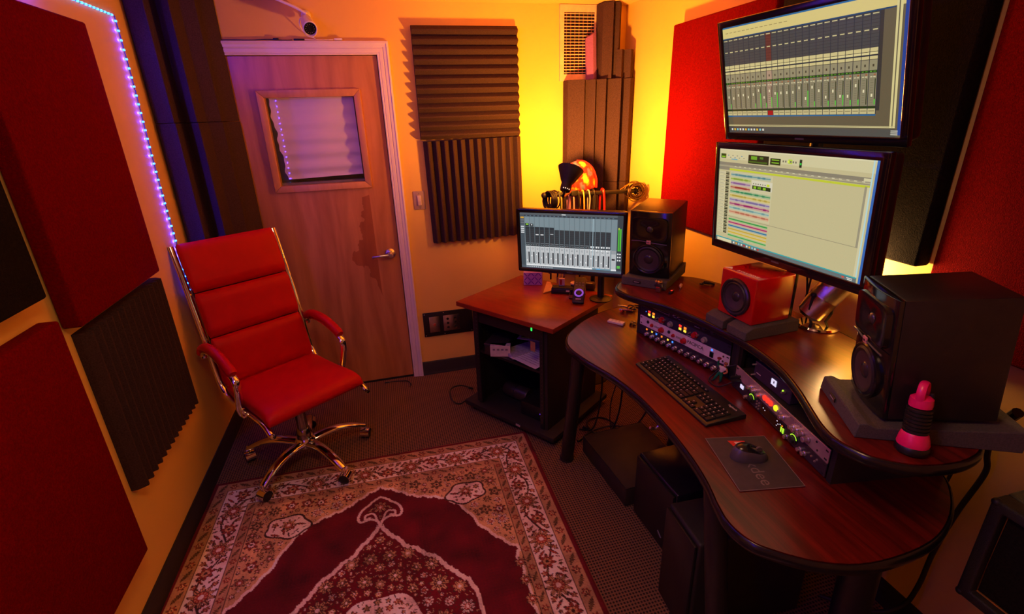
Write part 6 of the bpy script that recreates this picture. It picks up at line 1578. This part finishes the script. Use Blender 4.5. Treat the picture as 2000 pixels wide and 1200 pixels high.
# patterned bag slumped behind the lamp
bg = thing('patterned_bag', 'red and orange patterned bag slumped on the cable bar behind the lamp', 'bag', (1.192, 2.842, 1.262), rot=(0, 0, 0.10))
v = []; f = []; nu, nv = 40, 26; colv = []
for j in range(nv + 1):
    t = j / nv
    for i in range(nu):
        a = 2 * PI * i / nu
        r_ = (0.088 * (1 - 0.22 * t ** 1.6)) * (math.sin(min(1, t * 6) * PI / 2) ** 0.4) * (math.cos(max(0, t - 0.80) / 0.20 * PI / 2) ** 0.6 if t > 0.80 else 1)
        r_ *= 1 + 0.07 * math.sin(3 * a + 5 * t) + 0.04 * math.sin(7 * a - 3 * t)
        x = r_ * math.cos(a) - 0.035 * t ** 1.3; y = 0.46 * r_ * math.sin(a)
        v.append((x, y, 0.185 * t))
        n_ = math.sin(9 * x / 0.1 + 4 * t) + math.sin(11 * t + 2 * a)
        c = (0.62, 0.012, 0.010)
        if n_ > 0.55: c = (0.80, 0.16, 0.015)
        if n_ > 1.15: c = (0.85, 0.42, 0.03)
        if n_ < -1.15: c = (0.06, 0.07, 0.14)
        colv.append(c + (1,))
for j in range(nv):
    for i in range(nu): f.append((j * nu + i, j * nu + (i + 1) % nu, (j + 1) * nu + (i + 1) % nu, (j + 1) * nu + i))
f.append(tuple(range(nu))[::-1]); f.append(tuple(range(nv * nu, nv * nu + nu)))
bo = G().add(v, f).obj('bag_cloth', attr_mat('patterned_cloth', 'paint', rough=0.35, bump=(60, 0.3), coat=0.2), bg, smooth=80)
ca = bo.data.color_attributes.new('paint', 'FLOAT_COLOR', 'POINT'); ca.data.foreach_set('color', np.array(colv).ravel())
G().tube(smooth_path([(0.080, -0.018, 0.02), (0.078, -0.02, 0.07), (0.050, -0.02, 0.135), (0.0, -0.015, 0.175), (-0.05, -0.01, 0.183)]), 0.006, 8).obj('piping', mat('bag_red', (0.7, 0.01, 0.012), 0.4), bg)

# ------------------------------------------------------------------ under the desk
lowc = thing('equipment_case', 'low flat black case on the carpet under the desk', 'case', (1.085, 1.850, 0.0), math.radians(4))
G().box((0, 0, 0.050), (0.36, 0.44, 0.100)).obj('case_body', mat('dark_case_vinyl', (0.030, 0.022, 0.018), 0.5, bump=(300, 0.2)), lowc, bevel=(0.008, 2))
G().tube([(-0.175, -0.215, 0.096), (-0.175, 0.215, 0.096), (0.175, 0.215, 0.096), (0.175, -0.215, 0.096)], 0.005, 8, closed=True).obj('case_edging', BLACK, lowc)
def tower(label, loc, rz, w, d, h, m, nm='computer_tower', cat='computer'):
    o = thing(nm, label, cat, loc, rz)
    G().box((0, 0, h / 2 + 0.006), (w, d, h - 0.012)).obj('case', m, o, bevel=(0.012, 3))
    G().box((0, -d / 2 - 0.006, h / 2), (w - 0.012, 0.014, h - 0.02)).obj('front_panel', BLACK, o, bevel=(0.006, 2))
    for x in (-w / 2 + 0.03, w / 2 - 0.03):
        for y in (-d / 2 + 0.04, d / 2 - 0.04): G().lathe([(0, 0), (0.012, 0), (0.012, 0.012), (0, 0.012)], 10, Matrix.Translation((x, y, 0))).obj('foot', RUBBER, o)
    return o
t1 = tower('rounded black subwoofer standing behind the desk leg and flat case', (1.150, 1.455, 0.0), math.radians(-88), 0.285, 0.38, 0.325, mat('tower_gloss', (0.012, 0.010, 0.016), 0.22), 'subwoofer', 'speaker')
G().box((0.02, -0.205, 0.10), (0.032, 0.002, 0.008)).obj('badge', mat('dim_badge', (0.25, 0.22, 0.26), 0.4), t1, rot=(0, 0.6, 0))
t1.children[-1].location = (0, 0, 0)
t2 = tower('black computer tower with a white sticker nearest under the desk', (1.065, 1.085, 0.0), math.radians(-93), 0.195, 0.44, 0.425, MATTEB)
G().box((0.072, -0.2275, 0.395), (0.020, 0.001, 0.022)).obj('sticker', mat('white_sticker', (0.75, 0.66, 0.75), 0.5), t2); G().box((0.072, -0.2283, 0.395), (0.010, 0.001, 0.010)).obj('sticker_print', mat('violet_ink', (0.18, 0.08, 0.25), 0.5), t2)
for k, (x, a) in enumerate(((-0.006, 0.35), (0.008, -0.35))): G().box((0, 0, 0), (0.006, 0.0012, 0.034), Matrix.Rotation(a, 3, 'Y')).obj('front_logo', mat('logo_silver', (0.55, 0.45, 0.5), 0.3, 0.7), t2, loc=(x, -0.2280, 0.175 - 0.010 * k))
floor_cables = [('black floor cable looping in the gap between the cabinet and the flat case', [(0.98, 2.25, 0.006), (1.02, 2.18, 0.008), (1.10, 2.16, 0.01), (1.16, 2.22, 0.008), (1.12, 2.31, 0.006), (1.03, 2.30, 0.012), (1.0, 2.22, 0.016), (1.06, 2.12, 0.02), (1.12, 2.09, 0.22), (1.14, 2.10, 0.72)]),
                ('black floor cable crossing behind the flat case under the desk', [(0.90, 2.14, 0.006), (1.02, 2.20, 0.01), (1.14, 2.18, 0.03), (1.22, 2.10, 0.06), (1.30, 2.05, 0.3), (1.30, 2.02, 0.72)]),
                ('black lead hanging from the desk corner to the carpet', [(1.02, 2.06, 0.73), (1.0, 2.08, 0.55), (1.02, 2.12, 0.3), (1.0, 2.16, 0.06), (0.95, 2.24, 0.006)]),
                ('thin black lead hanging behind the splayed desk leg', [(1.09, 2.02, 0.73), (1.10, 2.05, 0.5), (1.07, 2.10, 0.25), (1.10, 2.14, 0.04), (1.2, 2.2, 0.008)]),
                ('black cable arching out from behind the rack cabinet onto the carpet', [(0.44, 2.86, 0.02), (0.36, 2.87, 0.05), (0.29, 2.82, 0.06), (0.285, 2.745, 0.03), (0.33, 2.72, 0.006), (0.40, 2.77, 0.006)]),
                ('thin black cable lying in front of the door threshold', [(-0.12, 3.15, 0.004), (-0.02, 3.14, 0.005), (0.03, 3.12, 0.006), (0.05, 3.07, 0.004), (0.04, 3.04, 0.004)]),
                ('thick black cable hanging behind the shelf end down the wall', [(1.47, 0.70, 0.98), (1.50, 0.745, 0.90), (1.53, 0.755, 0.80), (1.55, 0.755, 0.73), (1.555, 0.785, 0.56), (1.555, 0.805, 0.38), (1.555, 0.812, 0.22), (1.54, 0.83, 0.11), (1.48, 0.88, 0.05), (1.40, 1.0, 0.01)]),
                ('second black cable hanging close to the shelf underside by the wall', [(1.40, 0.80, 0.94), (1.46, 0.79, 0.88), (1.50, 0.80, 0.80), (1.53, 0.82, 0.66), (1.545, 0.86, 0.45), (1.54, 0.92, 0.2), (1.50, 1.0, 0.02)]),
                ('thin pale cable hanging behind the desk against the wall', [(1.46, 0.90, 0.70), (1.50, 0.86, 0.52), (1.53, 0.87, 0.36), (1.50, 0.92, 0.24), (1.46, 1.0, 0.1)]),
                ('red lead hanging under the near end of the desk', [(1.02, 0.80, 0.73), (1.04, 0.79, 0.66), (1.08, 0.78, 0.60), (1.14, 0.80, 0.66), (1.18, 0.84, 0.73)])]
for lab, pts in floor_cables:
    o = thing('loose_cable', lab, 'cable', pts[-1])
    m_ = RUBBER
    r_ = 0.0048
    if 'thick' in lab: r_ = 0.0075
    if 'thin' in lab: r_ = 0.0030
    if 'pale' in lab: m_ = mat('pale_cable', (0.40, 0.32, 0.28), 0.5)
    if lab.startswith('red'): m_ = mat('red_cable', (0.5, 0.02, 0.02), 0.4); r_ = 0.0035
    b0 = Vector(pts[-1])
    g = G().tube([tuple(Vector(p) - b0) for p in smooth_path(pts, 8)], r_, 8); g.obj('cable_sheath', m_, o, smooth=60)
    e0, e1 = Vector(pts[0]) - b0, Vector(pts[1]) - b0; d = (e1 - e0).normalized()
    G().tube([tuple(e0 - d * 0.004), tuple(e0 + d * 0.03)], r_ * 1.7, 10).obj('cable_end', BLACK, o)
ps = thing('power_adapter', 'black power adapter with brass prongs hanging under the desk edge', 'adapter', (1.055, 2.055, 0.62), math.radians(-40))
G().box((0, 0, 0.0), (0.07, 0.045, 0.055)).obj('adapter_body', BLACK, ps, bevel=(0.005, 2))
for k in range(3): G().box((-0.018 + k * 0.018, -0.012, 0.034), (0.006, 0.003, 0.016)).obj('prong', mat('brass', (0.75, 0.45, 0.16), 0.22, 1.0), ps)
G().tube([(0, 0.01, 0.025), (0.0, 0.02, 0.112)], 0.004, 8).obj('hanger', BLACK, ps)
hk = thing('headphone_hook', 'black metal hook with a violet glint under the front desk edge', 'hook', (0.862, 1.30, 0.733), math.radians(-90))
G().box((0, 0, -0.006), (0.05, 0.03, 0.012)).obj('hook_plate', BLACK, hk, bevel=(0.002, 1))
G().tube(smooth_path([(0, 0, -0.01), (0, -0.005, -0.05), (0, -0.025, -0.07), (0, -0.045, -0.06)]), 0.005, 8).obj('hook_arm', STEEL, hk)

# ------------------------------------------------------------------ amplifier at the edge
am = thing('guitar_amplifier', 'black guitar amplifier with gold piping at the picture corner', 'amplifier', (1.344, 0.625, 0.500), math.radians(-90))
AWD, ADP, AHT = 0.46, 0.235, 0.312
TOL = mat('amp_tolex', (0.020, 0.017, 0.016), 0.55, bump=(420, 0.5))
G().frame(0, AWD, 0, AHT, 0.028, AWD - 0.028, 0.028, AHT - 0.028, 0.0, 0.05).obj('front_frame', TOL, am, bevel=(0.006, 3))
G().box((AWD / 2, 0.142, AHT / 2), (AWD, ADP - 0.052, AHT)).obj('amp_cabinet', TOL, am, bevel=(0.006, 3))
G().box((AWD / 2, 0.030, AHT / 2), (AWD - 0.056, 0.012, AHT - 0.056)).obj('grille_cloth', BLKFAB, am)
GP = mat('gold_piping', (0.55, 0.26, 0.07), 0.35, 0.7)
ci = [(0.031, 0.031), (AWD - 0.031, 0.031), (AWD - 0.031, AHT - 0.031), (0.031, AHT - 0.031)]
G().tube([(a, 0.021, b_) for a, b_ in ci], 0.0028, 8, closed=True).obj('piping', GP, am)
for x, z in ((0, 0), (0, AHT)): G().ell((x + 0.008, 0.008, z + (0.008 if z == 0 else -0.008)), (0.011, 0.011, 0.011), 14, 10).obj('corner_cap', RUBBER, am)
G().tube(smooth_path([(0.14, 0.12, AHT), (0.16, 0.12, AHT + 0.022), (0.30, 0.12, AHT + 0.022), (0.32, 0.12, AHT)]), 0.007, 8).obj('handle', RUBBER, am)
sd2 = thing('amplifier_stand', 'black folding stand holding the guitar amplifier', 'stand', (1.47, 0.30, 0.0))
for sx_ in (-0.06, 0.06):
    G().tube([(sx_, -0.10, 0.0), (sx_, 0.16, 0.496)], 0.012, 10).obj('stand_leg', BLACK, sd2); G().tube([(sx_ * 0.8, 0.16, 0.0), (sx_ * 0.8, -0.10, 0.496)], 0.012, 10).obj('stand_leg', BLACK, sd2)
G().tube([(-0.08, 0.03, 0.25), (0.08, 0.03, 0.25)], 0.010, 10).obj('stand_brace', BLACK, sd2)
# ------------------------------------------------------------------ pieces that belong to a part go one level deeper
def base(o): return o.name.split('.')[0]
DEEPER = {
    'office_chair': {'rail_cap': 'side_rail', 'arm_pad': 'arm_bar', 'arm_bracket': 'arm_bar', 'tilt_lever': 'tilt_mechanism', 'caster_stem': 'leg', 'caster_hood': 'leg', 'wheel': 'leg'},
    'studio_speaker': {'tweeter': 'waveguide', 'badge_lettering': 'badge', 'woofer_surround': 'woofer_ring', 'woofer_cone': 'woofer_ring', 'dust_cap': 'woofer_ring'},
    'red_speaker': {'driver_surround': 'driver_ring', 'driver_cone': 'driver_ring', 'dust_cap': 'driver_ring', 'screw': 'driver_ring', 'top_lettering': 'cabinet', 'top_mark': 'cabinet', 'front_print': 'cabinet'},
    'rack_unit': {k: 'faceplate' for k in ('mount_slot', 'knob', 'light', 'button', 'lettering', 'print_mark', 'outline', 'power_switch', 'display', 'dial_ring', 'dial_glow', 'meter_window', 'meter_bar', 'red_lamp', 'yellow_lamp')},
    'door_1': {'handle_lever': 'handle_rose', 'window_ledge': 'pleated_shade'},
    'monitor': {'brand_print': 'bezel'},
    'studio_desk': {'desktop_edging': 'desktop', 'shelf_edging': 'raised_shelf', 'leg_foot': 'leg'},
    'wall_socket_panel': {'jack': 'single_plate', 'connector': 'double_plate', 'screw': 'back_plate'},
    'light_switch': {'screw': 'switch_plate', 'rocker': 'switch_plate'},
    'security_camera': {'infrared_led': 'lens_face'},
    'isolation_pad': {'maker_plate': 'foam_wedge', 'plate_print': 'foam_wedge'},
    'preamp_box': {'badge_mark': 'badge'},
    'guitar_amplifier': {'piping': 'grille_cloth', 'corner_cap': 'amp_cabinet', 'handle': 'amp_cabinet'},
    'remote_controller': {'dial': 'dial_ring', 'button': 'controller_body', 'print_mark': 'controller_body'},
    'tissue_box': {'zigzag_print': 'carton'}, 'mouse_mat': {'mat_lettering': 'mat_cloth', 'mat_logo': 'mat_cloth', 'mat_logo_mark': 'mat_cloth'},
    'computer_tower': {'sticker': 'front_panel', 'sticker_print': 'front_panel', 'front_logo': 'front_panel'},
}
bpy.context.view_layer.update()
for th in [o for o in COL.objects if o.parent is None and base(o) in DEEPER]:
    mp2 = DEEPER[base(th)]; kids = [o for o in COL.objects if o.parent is th]
    for c in kids:
        want = mp2.get(base(c))
        cand = [p for p in kids if base(p) == want]
        if not cand: continue
        if len(cand) > 1:
            ctr = lambda o: o.matrix_world @ (sum((Vector(q) for q in o.bound_box), Vector()) / 8)
            cc = ctr(c); p = min(cand, key=lambda q: min((q.matrix_world @ Vector(v.co) - cc).length for v in q.data.vertices))
        else: p = cand[0]
        mw = c.matrix_basis.copy(); c.parent = p; c.matrix_basis = p.matrix_basis.inverted() @ mw
# small lit marks and screens are found by the bounced rays alone; the lamps are sampled directly
for m_ in bpy.data.materials:
    m_.cycles.emission_sampling = 'NONE'
